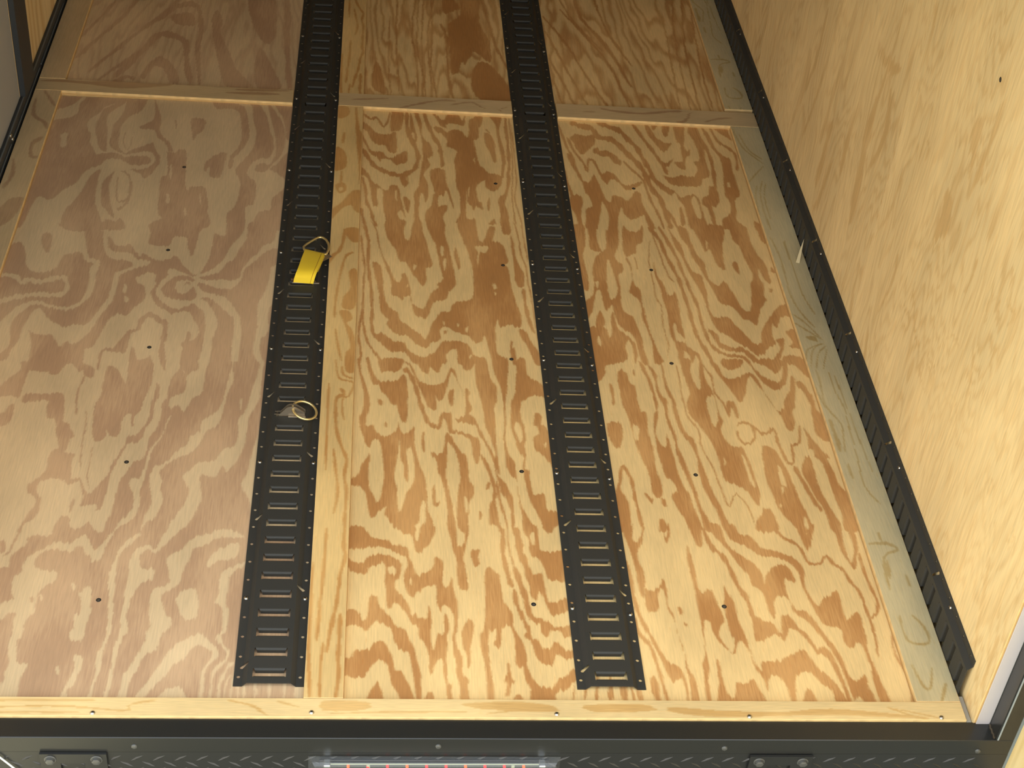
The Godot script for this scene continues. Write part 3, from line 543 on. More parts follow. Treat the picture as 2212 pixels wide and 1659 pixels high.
# the right sheet: part left of the second track
func grain_middle() -> Array:
	return [
		[[720, 1140, 4.096], [
			[0, 100, 10, 230, 0, 300, 30, 330, 80, 400, 100, 480, 110, 520, 150, 600, 150, 660, 190, 670, 260, 700, 320, 720, 370, 745, 430, 790, 400, 850, 380, 890, 330, 895, 270, 930, 260, 965, 310, 970, 430, 970, 500, 1000, 530, 1030, 490, 1050, 430, 1060, 510, 1080, 600, 1100, 680, 1100, 850, 1095, 930, 1085, 980, 1100, 1070, 1130, 1130, 1140, 1220, 1150, 1310, 1195, 1330, 1195, 1400, 1210, 1560, 1130, 1560, 1120, 1400, 1090, 1290, 1080, 1180, 1060, 1080, 1060, 950, 1070, 850, 1055, 760, 1020, 700, 960, 690, 950, 730, 920, 670, 910, 560, 900, 500, 800, 530, 760, 570, 690, 620, 650, 540, 625, 440, 640, 370, 660, 330, 640, 270, 580, 230, 510, 200, 430, 170, 350, 170, 220, 185, 100, 160],
			[-1, 676, 455, 694, 465, 692, 505, 680, 515],
			[0, 90, 240, 190, 300, 250, 310, 310, 260, 380, 235, 450, 240, 520, 260, 590, 300, 600, 370, 580, 440, 545, 480, 550, 540, 600, 590, 650, 650, 680, 720, 690, 780, 720, 750, 760, 800, 830, 800, 840, 690, 860, 740, 870, 850, 860, 960, 885, 1090, 910, 1000, 935, 920, 970, 960, 985, 900, 975, 800, 990, 770, 1020, 830, 1025, 900, 1010, 960, 1010, 1060, 1000, 1150, 1010, 1260, 1010, 1360, 1050, 1400, 1045, 1450, 1060, 1560, 1010, 1560, 1000, 1400, 975, 1280, 970, 1180, 930, 1170, 890, 1220, 870, 1290, 845, 1270, 850, 1150, 830, 1060, 800, 1010, 760, 960, 750, 870, 690, 850, 650, 770, 600, 710, 540, 660, 490, 720, 470, 650, 470, 560, 450, 440, 465, 360, 440, 300, 410, 320, 310, 350, 290, 400, 210, 400, 150, 370, 90, 290],
			[-1, 480, 350, 520, 340, 555, 370, 550, 410, 510, 410, 490, 390],
			[0, 90, 740, 180, 720, 235, 760, 265, 815, 300, 780, 310, 690, 325, 610, 385, 605, 400, 670, 450, 740, 500, 790, 560, 860, 640, 920, 680, 1000, 720, 1080, 740, 1180, 770, 1290, 780, 1560, 745, 1560, 720, 1400, 700, 1270, 680, 1150, 660, 1090, 590, 1080, 550, 1010, 520, 900, 470, 870, 390, 830, 330, 870, 300, 920, 250, 880, 180, 860, 90, 850],
			[0, 80, 1160, 160, 1150, 190, 1100, 250, 1080, 330, 1070, 380, 1010, 450, 1010, 490, 1080, 530, 1180, 550, 1260, 610, 1280, 650, 1350, 690, 1430, 730, 1560, 610, 1560, 560, 1450, 520, 1380, 500, 1280, 470, 1200, 400, 1170, 340, 1220, 290, 1310, 250, 1330, 170, 1320, 80, 1290],
			[0, 300, 1560, 330, 1430, 380, 1370, 420, 1430, 440, 1560], [0, 790, 1560, 840, 1465, 880, 1470, 890, 1560],
			[0, 540, -20, 720, -20, 720, 60, 740, 110, 760, 80, 780, -20, 900, -20, 885, 80, 850, 140, 770, 210, 730, 210, 710, 130, 680, 60, 590, 30], [-1, 720, 20, 755, 20, 750, 90, 730, 100],
			[0, 1010, -20, 1080, -20, 1090, 140, 1140, 160, 1160, 60, 1120, 20, 1130, -20, 1200, -20, 1175, 150, 1150, 260, 1170, 370, 1195, 530, 1150, 550, 1110, 530, 1100, 400, 1090, 280, 1060, 200, 1040, 100],
			[0, 1240, 190, 1295, 190, 1280, 260, 1290, 330, 1250, 340, 1220, 240],
			[0, 1340, 400, 1380, 350, 1420, 390, 1470, 430, 1490, 560, 1510, 650, 1580, 750, 1590, 860, 1620, 930, 1670, 1000, 1700, 1090, 1710, 1200, 1740, 1290, 1800, 1380, 1870, 1410, 1940, 1430, 1980, 1350, 2050, 1330, 2110, 1260, 2190, 1250, 2170, 1330, 2090, 1400, 2040, 1450, 2000, 1430, 1970, 1480, 1960, 1560, 1750, 1560, 1740, 1430, 1700, 1340, 1680, 1230, 1650, 1250, 1610, 1180, 1605, 1000, 1580, 900, 1540, 860, 1490, 900, 1480, 1050, 1415, 1040, 1440, 980, 1440, 900, 1390, 920, 1370, 1010, 1370, 1110, 1390, 1230, 1415, 1380, 1420, 1560, 1370, 1560, 1360, 1370, 1340, 1200, 1310, 1080, 1300, 950, 1340, 860, 1345, 600],
			[0, 1150, 880, 1210, 810, 1245, 860, 1230, 970, 1210, 1060, 1215, 1200, 1190, 1240, 1180, 1150, 1150, 1060, 1140, 960],
			[40, 1480, 0, 1500, 90, 1500, 230, 1540, 400, 1590, 530], [34, 1600, 540, 1620, 660, 1670, 790, 1720, 880, 1740, 960], [13, 1535, 0, 1545, 110, 1570, 260, 1600, 350], [48, 1600, 350, 1650, 480, 1690, 600, 1720, 720, 1760, 800, 1830, 830],
			[0, 1700, 740, 1760, 800, 1840, 800, 1920, 850, 2010, 880, 2150, 860, 2140, 930, 2050, 970, 2000, 910, 1930, 910, 1890, 970, 1840, 930, 1830, 850, 1770, 830],
			[60, 1610, 0, 1640, 120, 1660, 230, 1700, 320, 1740, 440, 1770, 560, 1790, 640],
			[0, 1720, 400, 1780, 420, 1840, 400, 1870, 520, 1900, 640, 1960, 660, 2120, 610, 2120, 720, 2000, 760, 1930, 770, 1900, 700, 1850, 600, 1820, 560, 1790, 640, 1770, 560, 1740, 460],
			[0, 1680, -20, 1800, -20, 1820, 120, 1850, 210, 2080, 220, 2090, 450, 1960, 470, 1900, 450, 1870, 370, 1820, 270, 1770, 260, 1740, 200, 1730, 120, 1700, 60], [-1, 1740, 60, 1780, 50, 1780, 160, 1750, 130], [0, 1860, -10, 1950, -10, 1930, 50, 1890, 30],
			[0, 1690, 940, 1740, 920, 1760, 980, 1800, 990, 1860, 1060, 1920, 1070, 1960, 1010, 2010, 1040, 2060, 1080, 2180, 1080, 2170, 1130, 2060, 1160, 2000, 1120, 1960, 1160, 1930, 1220, 1840, 1190, 1790, 1130, 1760, 1020, 1710, 980],
			[0, 1540, 1210, 1560, 1210, 1580, 1330, 1610, 1360, 1570, 1390, 1560, 1480, 1520, 1490, 1540, 1390, 1510, 1350, 1540, 1300], [0, 1600, 1490, 1660, 1480, 1680, 1560, 1600, 1560],
			[14, 2130, 1400, 2125, 1560], [24, 2230, 1350, 2220, 1560], [34, 2340, 1300, 2330, 1560], [30, 2450, 1300, 2450, 1560], [60, 2560, 1350, 2580, 1560], [26, 2680, 1380, 2720, 1560]]],
		[[720, 780, 4.254], [
			[0, 240, -20, 260, 100, 290, 200, 330, 330, 330, 450, 300, 520, 310, 600, 370, 590, 390, 640, 450, 690, 520, 680, 590, 610, 600, 560, 610, 620, 650, 670, 720, 620, 745, 600, 740, 700, 760, 830, 800, 980, 840, 1060, 860, 1200, 860, 1300, 880, 1400, 920, 1520, 810, 1540, 840, 1480, 850, 1380, 850, 1310, 820, 1280, 800, 1370, 780, 1480, 750, 1500, 720, 1540, 570, 1540, 540, 1500, 470, 1400, 490, 1330, 400, 1400, 350, 1440, 320, 1350, 300, 1230, 250, 1160, 120, 1130, 120, 1100, 220, 1050, 270, 940, 320, 870, 330, 790, 290, 760, 270, 680, 240, 580, 235, 500, 270, 450, 280, 330, 260, 200, 235, 80, 220, -20],
			[-1, 370, 720, 420, 730, 445, 810, 460, 950, 465, 1080, 440, 1200, 405, 1300, 370, 1240, 330, 1160, 325, 1000, 340, 880, 325, 800],
			[-1, 600, 720, 615, 780, 620, 900, 650, 960, 650, 1050, 680, 1110, 690, 1000, 670, 840, 700, 790, 730, 840, 745, 950, 745, 1080, 710, 1170, 670, 1230, 640, 1320, 610, 1390, 590, 1300, 580, 1160, 560, 1070, 570, 970, 590, 880],
			[0, 140, 1540, 190, 1510, 290, 1540],
			[0, 300, -20, 340, 130, 370, 210, 410, 215, 440, 260, 500, 330, 530, 390, 580, 400, 600, 480, 640, 560, 670, 560, 690, 480, 680, 400, 690, 330, 680, 250, 670, 160, 640, 120, 580, 180, 430, 185, 400, 160, 350, 60, 330, -20],
			[38, 650, 60, 700, 110, 740, 190, 770, 280, 800, 400, 840, 500, 880, 570, 940, 600, 970, 590, 1000, 490],
			[0, 420, -20, 640, -20, 620, 70, 570, 100, 500, 90, 440, 100], [18, 660, 0, 720, 60, 760, 150, 790, 200], [0, 740, -20, 990, -20, 960, 110, 900, 60, 860, 120, 800, 60],
			[0, 760, 180, 830, 200, 900, 220, 1000, 200, 1050, 120, 1080, 60, 1110, 80, 1150, 190, 1200, 310, 1220, 400, 1250, 480, 1310, 540, 1340, 610, 1400, 720, 1450, 820, 1490, 900, 1500, 1010, 1520, 1060, 1560, 1100, 1600, 1170, 1650, 1260, 1660, 1400, 1670, 1540, 1640, 1540, 1630, 1400, 1600, 1290, 1540, 1200, 1510, 1080, 1480, 960, 1440, 850, 1400, 760, 1340, 680, 1310, 600, 1230, 570, 1130, 550, 1130, 530, 1200, 500, 1220, 470, 1210, 350, 1160, 220, 1100, 110, 1080, 100, 1050, 200, 1020, 330, 970, 370, 940, 320, 950, 450, 890, 440, 850, 380, 810, 280],
			[0, 1210, 250, 1250, 280, 1240, 350, 1280, 450, 1230, 480, 1220, 380], [0, 1060, 290, 1110, 270, 1100, 380, 1070, 410],
			[0, 1000, 480, 1080, 480, 1090, 560, 1100, 630, 1180, 650, 1260, 680, 1340, 730, 1350, 850, 1340, 930, 1310, 940, 1280, 850, 1270, 760, 1230, 700, 1150, 670, 1090, 660, 1060, 650, 1040, 560, 1010, 520],
			[0, 1040, 660, 1090, 690, 1120, 760, 1180, 840, 1220, 870, 1240, 970, 1250, 1100, 1290, 1150, 1290, 1230, 1250, 1300, 1240, 1400, 1230, 1540, 1150, 1540, 1140, 1400, 1140, 1280, 1150, 1180, 1170, 1080, 1150, 950, 1120, 830, 1080, 760, 1050, 760, 1045, 900, 1040, 1040, 1060, 1200, 1090, 1310, 1110, 1400, 1120, 1540, 1050, 1540, 1050, 1380, 1030, 1230, 1010, 1120, 970, 1020, 950, 920, 910, 880, 900, 830, 960, 860, 1010, 820, 1030, 720],
			[-1, 1200, 1250, 1225, 1260, 1240, 1330, 1220, 1400], [34, 1360, 860, 1420, 980, 1460, 1090, 1485, 1200, 1475, 1290],
			[0, 1440, 1310, 1490, 1290, 1510, 1400, 1530, 1500, 1550, 1540, 1520, 1540, 1490, 1500, 1440, 1500], [22, 1500, 1100, 1525, 1250, 1550, 1350, 1580, 1450, 1600, 1540],
			[0, 1310, -20, 1400, -20, 1440, 150, 1500, 240, 1500, 350, 1480, 420, 1490, 560, 1490, 680, 1500, 800, 1520, 950, 1530, 1050, 1500, 1000, 1490, 850, 1440, 700, 1400, 600, 1370, 420, 1340, 300, 1310, 200], [0, 1200, -20, 1310, -20, 1280, 50, 1230, 90, 1190, 60],
			[0, 1460, -20, 1600, -20, 1600, 150, 1590, 300, 1580, 420, 1590, 560, 1580, 660, 1590, 780, 1620, 870, 1660, 920, 1680, 1030, 1690, 1120, 1710, 1250, 1740, 1360, 1790, 1440, 1830, 1500, 1850, 1540, 1750, 1540, 1730, 1400, 1700, 1230, 1680, 1090, 1620, 1040, 1590, 970, 1580, 850, 1560, 700, 1570, 560, 1560, 400, 1540, 250, 1490, 130],
			[0, 1690, -20, 1760, -20, 1780, 120, 1830, 170, 1900, 200, 1990, 330, 1840, 320, 1760, 350, 1720, 400, 1720, 500, 1750, 600, 1770, 720, 1760, 800, 1770, 870, 1760, 990, 1800, 1000, 1810, 1100, 1830, 1200, 1850, 1230, 1930, 1220, 1955, 1290, 1970, 1370, 2120, 1390, 2110, 1480, 2000, 1540, 1940, 1530, 1890, 1430, 1830, 1330, 1790, 1220, 1760, 1080, 1740, 980, 1750, 900, 1700, 820, 1680, 740, 1640, 640, 1630, 520, 1640, 380, 1670, 280, 1680, 100],
			[-1, 1690, 560, 1720, 600, 1740, 700, 1720, 740, 1690, 690, 1660, 610],
			[0, 1870, 470, 1915, 510, 1910, 580, 1960, 610, 2010, 700, 2030, 820, 2060, 1020, 1960, 900, 1900, 840, 1850, 800, 1840, 700, 1890, 670, 1870, 600, 1840, 590, 1850, 510], [-1, 1935, 760, 1960, 760, 1950, 800],
			[0, 910, 1200, 940, 1140, 940, 1290, 980, 1300, 970, 1330, 920, 1330], [0, 1340, 1390, 1365, 1390, 1355, 1460, 1340, 1450], [0, 820, 650, 840, 660, 840, 840, 810, 770], [0, 1410, 1120, 1440, 1110, 1430, 1170, 1405, 1170], [0, 410, 350, 450, 360, 445, 410, 420, 400], [0, 470, 565, 490, 565, 490, 600, 475, 600]]],
		[[720, 480, 4.608], [
			[20, 275, 130, 300, 330, 315, 480, 300, 640, 295, 800, 265, 1000, 250, 1150, 270, 1250, 265, 1412], [32, 300, 0, 350, 180, 345, 400, 365, 560, 380, 720, 385, 900, 385, 1020, 395, 1100, 460, 1170], [24, 290, 820, 295, 950, 310, 1080, 330, 1160, 380, 1260, 440, 1330, 475, 1412],
			[0, 370, -20, 430, 60, 450, 150, 470, 270, 510, 370, 560, 450, 590, 540, 640, 600, 680, 560, 690, 510, 730, 520, 750, 600, 770, 680, 770, 790, 820, 830, 890, 860, 940, 780, 980, 700, 1050, 650, 1030, 620, 1090, 560, 1060, 430, 1040, 310, 1010, 210, 960, 110, 930, -20, 1100, -20, 1110, 120, 1150, 230, 1170, 330, 1190, 440, 1210, 540, 1220, 620, 1170, 690, 1150, 700, 1120, 770, 1060, 780, 1000, 800, 960, 880, 920, 960, 860, 940, 820, 930, 790, 860, 770, 740, 700, 740, 690, 780, 640, 740, 580, 720, 580, 640, 570, 560, 530, 470, 490, 350, 440, 200, 430, 90],
			[-1, 1070, 230, 1100, 250, 1100, 330, 1070, 320], [-1, 1100, 370, 1130, 370, 1120, 480, 1100, 460], [-1, 740, 610, 745, 640, 730, 640],
			[0, 520, -20, 720, -20, 700, 90, 730, 180, 760, 160, 800, -20, 870, -20, 890, 80, 920, 170, 950, 290, 980, 390, 980, 440, 920, 460, 930, 560, 890, 640, 830, 560, 780, 500, 740, 420, 690, 390, 650, 370, 620, 270, 570, 200, 530, 130], [-1, 700, 80, 770, 70, 760, 150, 720, 180], [-1, 800, 420, 830, 440, 800, 480],
			[0, 390, 400, 470, 430, 490, 560, 500, 680, 520, 780, 580, 870, 640, 890, 660, 970, 720, 1010, 790, 1060, 860, 1110, 910, 1170, 950, 1110, 980, 1010, 1050, 920, 1090, 890, 1160, 890, 1210, 800, 1380, 760, 1390, 620, 1390, 480, 1360, 360, 1330, 270, 1280, 170, 1250, 80, 1250, -20, 1400, -20, 1430, 80, 1450, 180, 1500, 180, 1540, 70, 1600, 40, 1600, 130, 1580, 190, 1650, 200, 1700, 250, 1720, 320, 1740, 390, 1700, 420, 1740, 460, 1760, 560, 1780, 680, 1820, 810, 1870, 930, 1870, 1040, 1820, 1050, 1760, 1020, 1660, 1040, 1640, 970, 1610, 1050, 1620, 1150, 1630, 1300, 1700, 1340, 1740, 1412, 1600, 1412, 1570, 1330, 1540, 1230, 1520, 1160, 1500, 1130, 1470, 1190, 1410, 1200, 1370, 1150, 1320, 1120, 1260, 1100, 1210, 1090, 1150, 1050, 1100, 1040, 1060, 1080, 1070, 1150, 1030, 1190, 970, 1200, 940, 1250, 850, 1230, 790, 1180, 740, 1130, 650, 1120, 580, 1080, 530, 1010, 550, 970, 480, 900, 460, 800, 450, 680, 430, 590],
			[-1, 1410, 240, 1540, 240, 1510, 310, 1460, 300, 1440, 420, 1430, 350, 1440, 300], [-1, 1600, 600, 1630, 650, 1610, 670, 1590, 640], [-1, 1600, 690, 1620, 710, 1605, 730], [-1, 1310, 1060, 1350, 1040, 1330, 1100], [-1, 1090, 980, 1110, 1000, 1100, 1030], [-1, 1240, 1000, 1260, 1030, 1240, 1040],
			[0, 390, 1060, 420, 1110, 490, 1100, 560, 1160, 640, 1190, 700, 1190, 740, 1260, 800, 1310, 880, 1340, 960, 1320, 1040, 1260, 1080, 1190, 1170, 1180, 1310, 1200, 1370, 1260, 1400, 1330, 1500, 1350, 1510, 1412, 1400, 1412, 1240, 1412, 1240, 1290, 1190, 1260, 1120, 1320, 1110, 1412, 820, 1412, 740, 1320, 690, 1290, 600, 1290, 520, 1250, 460, 1190, 410, 1150, 380, 1100],
			[-1, 1350, 1320, 1380, 1330, 1370, 1350, 1352, 1345],
			[0, 1210, 250, 1235, 300, 1260, 440, 1240, 460, 1210, 380], [0, 1770, 1180, 1790, 1200, 1780, 1260, 1810, 1250, 1820, 1370, 1830, 1412, 1790, 1412, 1760, 1280], [0, 1100, 1080, 1130, 1080, 1120, 1110, 1105, 1110],
			[0, 1660, -20, 1750, -20, 1760, 110, 1690, 110], [0, 1760, 120, 1800, 220, 1810, 330, 1850, 430, 1900, 530, 1890, 640, 1840, 640, 1810, 560, 1800, 440, 1780, 300], [34, 1890, 660, 1910, 790, 1930, 920, 1960, 1010, 2000, 1100],
			[0, 1850, 1070, 1920, 1090, 1970, 1200, 2040, 1290, 2090, 1412, 2010, 1412, 1940, 1250, 1870, 1150], [14, 1800, 0, 1840, 150, 1870, 330, 1920, 450, 1940, 620, 1980, 800, 2010, 1000, 2040, 1180], [12, 1870, 0, 1900, 200, 1940, 400]]],
		[[720, 190, 5.027], [
			[24, 330, 285, 410, 340, 470, 320, 530, 410, 580, 390, 615, 260], [0, 310, 360, 400, 420, 460, 480, 520, 500, 620, 500, 640, 480, 680, 490, 690, 600, 690, 690, 640, 710, 590, 680, 560, 620, 490, 620, 420, 570, 370, 480, 310, 420],
			[0, 640, 240, 760, 240, 740, 440, 660, 470, 620, 450], [0, 310, 500, 360, 580, 390, 660, 460, 690, 530, 690, 580, 750, 640, 760, 690, 730, 790, 680, 800, 720, 790, 810, 700, 830, 670, 830, 620, 780, 530, 770, 510, 800, 480, 750, 410, 720, 360, 640, 310, 540],
			[44, 320, 660, 380, 760, 440, 840, 520, 890, 600, 920, 720, 950, 840, 910, 900, 850, 920, 740, 880, 620, 840, 560, 800, 420, 800, 260], [0, 840, 270, 880, 420, 910, 540, 890, 600, 850, 540, 830, 420], [-1, 855, 480, 880, 500, 880, 560, 860, 540], [0, 720, 950, 800, 940, 820, 1030, 770, 1070, 730, 1010], [-10, 800, 965, 805, 1010],
			[0, 300, 860, 380, 930, 420, 1010, 500, 1060, 540, 1130, 540, 1260, 560, 1380, 580, 1458, 700, 1458, 740, 1440, 700, 1380, 740, 1330, 780, 1410, 760, 1300, 730, 1200, 720, 1120, 690, 1060, 620, 1060, 600, 1110, 560, 1110, 540, 1100, 480, 1080, 470, 1160, 480, 1280, 430, 1270, 410, 1160, 400, 1060, 360, 970, 300, 930], [-1, 670, 1120, 690, 1120, 690, 1220, 670, 1200],
			[32, 310, 960, 350, 1100, 360, 1230, 400, 1330, 440, 1440, 470, 1500], [30, 295, 1290, 320, 1400, 345, 1500], [0, 760, 1180, 800, 1190, 835, 1230, 820, 1340, 800, 1350, 765, 1250],
			[0, 900, 240, 960, 380, 960, 500, 1000, 570, 1040, 590, 1080, 680, 1080, 740, 1020, 770, 1040, 800, 1050, 850, 1000, 900, 985, 960, 1020, 1020, 1030, 1090, 1030, 1180, 1000, 1240, 980, 1160, 950, 1140, 930, 1250, 930, 1400, 950, 1470, 880, 1470, 880, 1300, 880, 1130, 920, 1080, 940, 950, 960, 830, 970, 700, 960, 560, 930, 420, 870, 260],
			[42, 970, 250, 1030, 400, 1080, 520, 1150, 620, 1170, 720, 1190, 860], [0, 1060, 890, 1190, 880, 1220, 960, 1240, 1070, 1260, 1110, 1280, 1180, 1310, 1300, 1290, 1290, 1250, 1160, 1210, 1110, 1200, 1180, 1150, 1170, 1140, 1290, 1220, 1260, 1230, 1320, 1190, 1400, 1190, 1470, 1010, 1470, 1010, 1340, 1070, 1270, 1090, 1170, 1090, 1090, 1060, 990], [-1, 1080, 1120, 1105, 1130, 1090, 1160],
			[0, 1060, 260, 1120, 290, 1190, 350, 1240, 280, 1350, 290, 1400, 350, 1430, 290, 1420, 410, 1330, 390, 1220, 390, 1230, 440, 1160, 410, 1120, 340],
			[0, 1090, 420, 1180, 440, 1230, 490, 1250, 470, 1330, 450, 1400, 480, 1450, 540, 1470, 480, 1470, 370, 1500, 330, 1610, 300, 1610, 400, 1580, 440, 1580, 540, 1520, 570, 1540, 650, 1560, 740, 1590, 830, 1640, 880, 1700, 930, 1820, 950, 1820, 1060, 1750, 1120, 1680, 1100, 1650, 1060, 1640, 1000, 1560, 1060, 1550, 1130, 1580, 1230, 1610, 1240, 1620, 1330, 1560, 1280, 1520, 1330, 1500, 1280, 1460, 1240, 1450, 1120, 1440, 1320, 1440, 1390, 1480, 1450, 1520, 1410, 1540, 1470, 1360, 1470, 1340, 1440, 1380, 1370, 1380, 1260, 1370, 1150, 1340, 1080, 1330, 960, 1310, 800, 1340, 700, 1290, 650, 1230, 640, 1230, 560, 1180, 500, 1120, 480],
			[-1, 1525, 770, 1540, 760, 1535, 830], [-1, 1460, 1110, 1480, 1080, 1470, 1190], [0, 1640, 490, 1700, 500, 1750, 590, 1760, 700, 1775, 800, 1740, 800, 1700, 700, 1650, 600], [13, 1650, 440, 1700, 490],
			[0, 1690, 300, 1810, 300, 1810, 400, 1800, 480, 1830, 600, 1870, 740, 1860, 860, 1850, 970, 1820, 960, 1830, 800, 1810, 690, 1780, 540, 1760, 400], [34, 1860, 300, 1880, 500, 1900, 700, 1910, 900, 1890, 1100, 1850, 1190],
			[0, 1810, 1180, 1890, 1150, 1860, 1250, 1890, 1330, 1910, 1470, 1820, 1470, 1810, 1330, 1790, 1240], [0, 1690, 1200, 1700, 1200, 1700, 1320, 1680, 1330, 1670, 1250], [0, 1740, 1420, 1760, 1470, 1690, 1490],
			[13, 1900, 320, 1930, 600, 1950, 900, 1940, 1150, 1960, 1350, 1985, 1480], [12, 1930, 400, 1970, 800, 1990, 1000, 1970, 1200, 2020, 1380, 2050, 1480]]]]

func grain_strip_middle() -> Array:
	return [
		[[720, 1140, 4.096], [[34, 100, -20, 90, 160, 105, 250, 60, 400, 40, 560, 20, 700, -20, 860, -60, 1100], [38, 60, 750, 50, 1000, 40, 1150, 45, 1300, 10, 1540], [30, -60, 0, -80, 300, -120, 700, -150, 1000], [40, -180, 300, -220, 900, -210, 1500], [24, -90, 1000, -120, 1300, -120, 1540]]],
		[[720, 780, 4.254], [[16, 20, -20, 50, 150, 150, 180, 185, 210, 140, 320, 90, 330, 80, 450, 100, 540], [20, 80, 40, 90, 120, 180, 160], [30, 60, 250, 100, 300, 30, 340, 20, 480, 30, 640, 80, 800, 120, 900, 100, 1050, 120, 1200, 100, 1450, 110, 1540], [26, 0, 800, 20, 1000, 40, 1200, 0, 1400], [22, -40, 200, -60, 600, -70, 1000], [0, 110, 0, 200, 0, 190, 90, 130, 90]]],
		[[720, 480, 4.608], [[0, 110, 60, 250, 60, 255, 190, 180, 190, 110, 100], [32, -60, 420, 0, 330, 60, 280, 100, 180, 110, 80], [24, 200, 300, 130, 330, 90, 430, 50, 600, 20, 800, 10, 950], [0, 150, 500, 200, 460, 240, 500, 240, 720, 200, 860, 90, 850, 100, 740, 170, 650], [0, 60, 880, 150, 880, 190, 960, 130, 1000, 180, 1060, 215, 1180, 215, 1475, 120, 1475, 120, 1300, 170, 1240, 130, 1080, 90, 970], [24, 20, 1060, 40, 1200, 80, 1382]]],
		[[720, 190, 5.027], [[0, 40, 205, 160, 205, 170, 290, 60, 330], [36, 245, 210, 260, 420, 270, 600], [0, 260, 450, 320, 520, 300, 800, 280, 1050, 270, 800, 250, 600], [0, 30, 640, 130, 700, 140, 850, 50, 900, 0, 860], [38, 120, 480, 100, 600], [30, 90, 900, 80, 1040], [0, 20, 1050, 120, 1030, 140, 1110, 60, 1140], [-1, 60, 1080, 100, 1080, 100, 1110, 65, 1115], [0, 90, 1240, 200, 1120, 310, 1130, 310, 1350, 230, 1330, 190, 1270, 90, 1310, -20, 1420, -20, 1320]]],
		[[700, 0, 2.949], [[0, 150, 80, 250, 60, 260, 120, 200, 150], [22, 130, 200, 220, 200, 260, 160], [26, 150, 320, 220, 250, 250, 330, 230, 460], [18, 120, 420, 180, 480, 200, 600]]]]

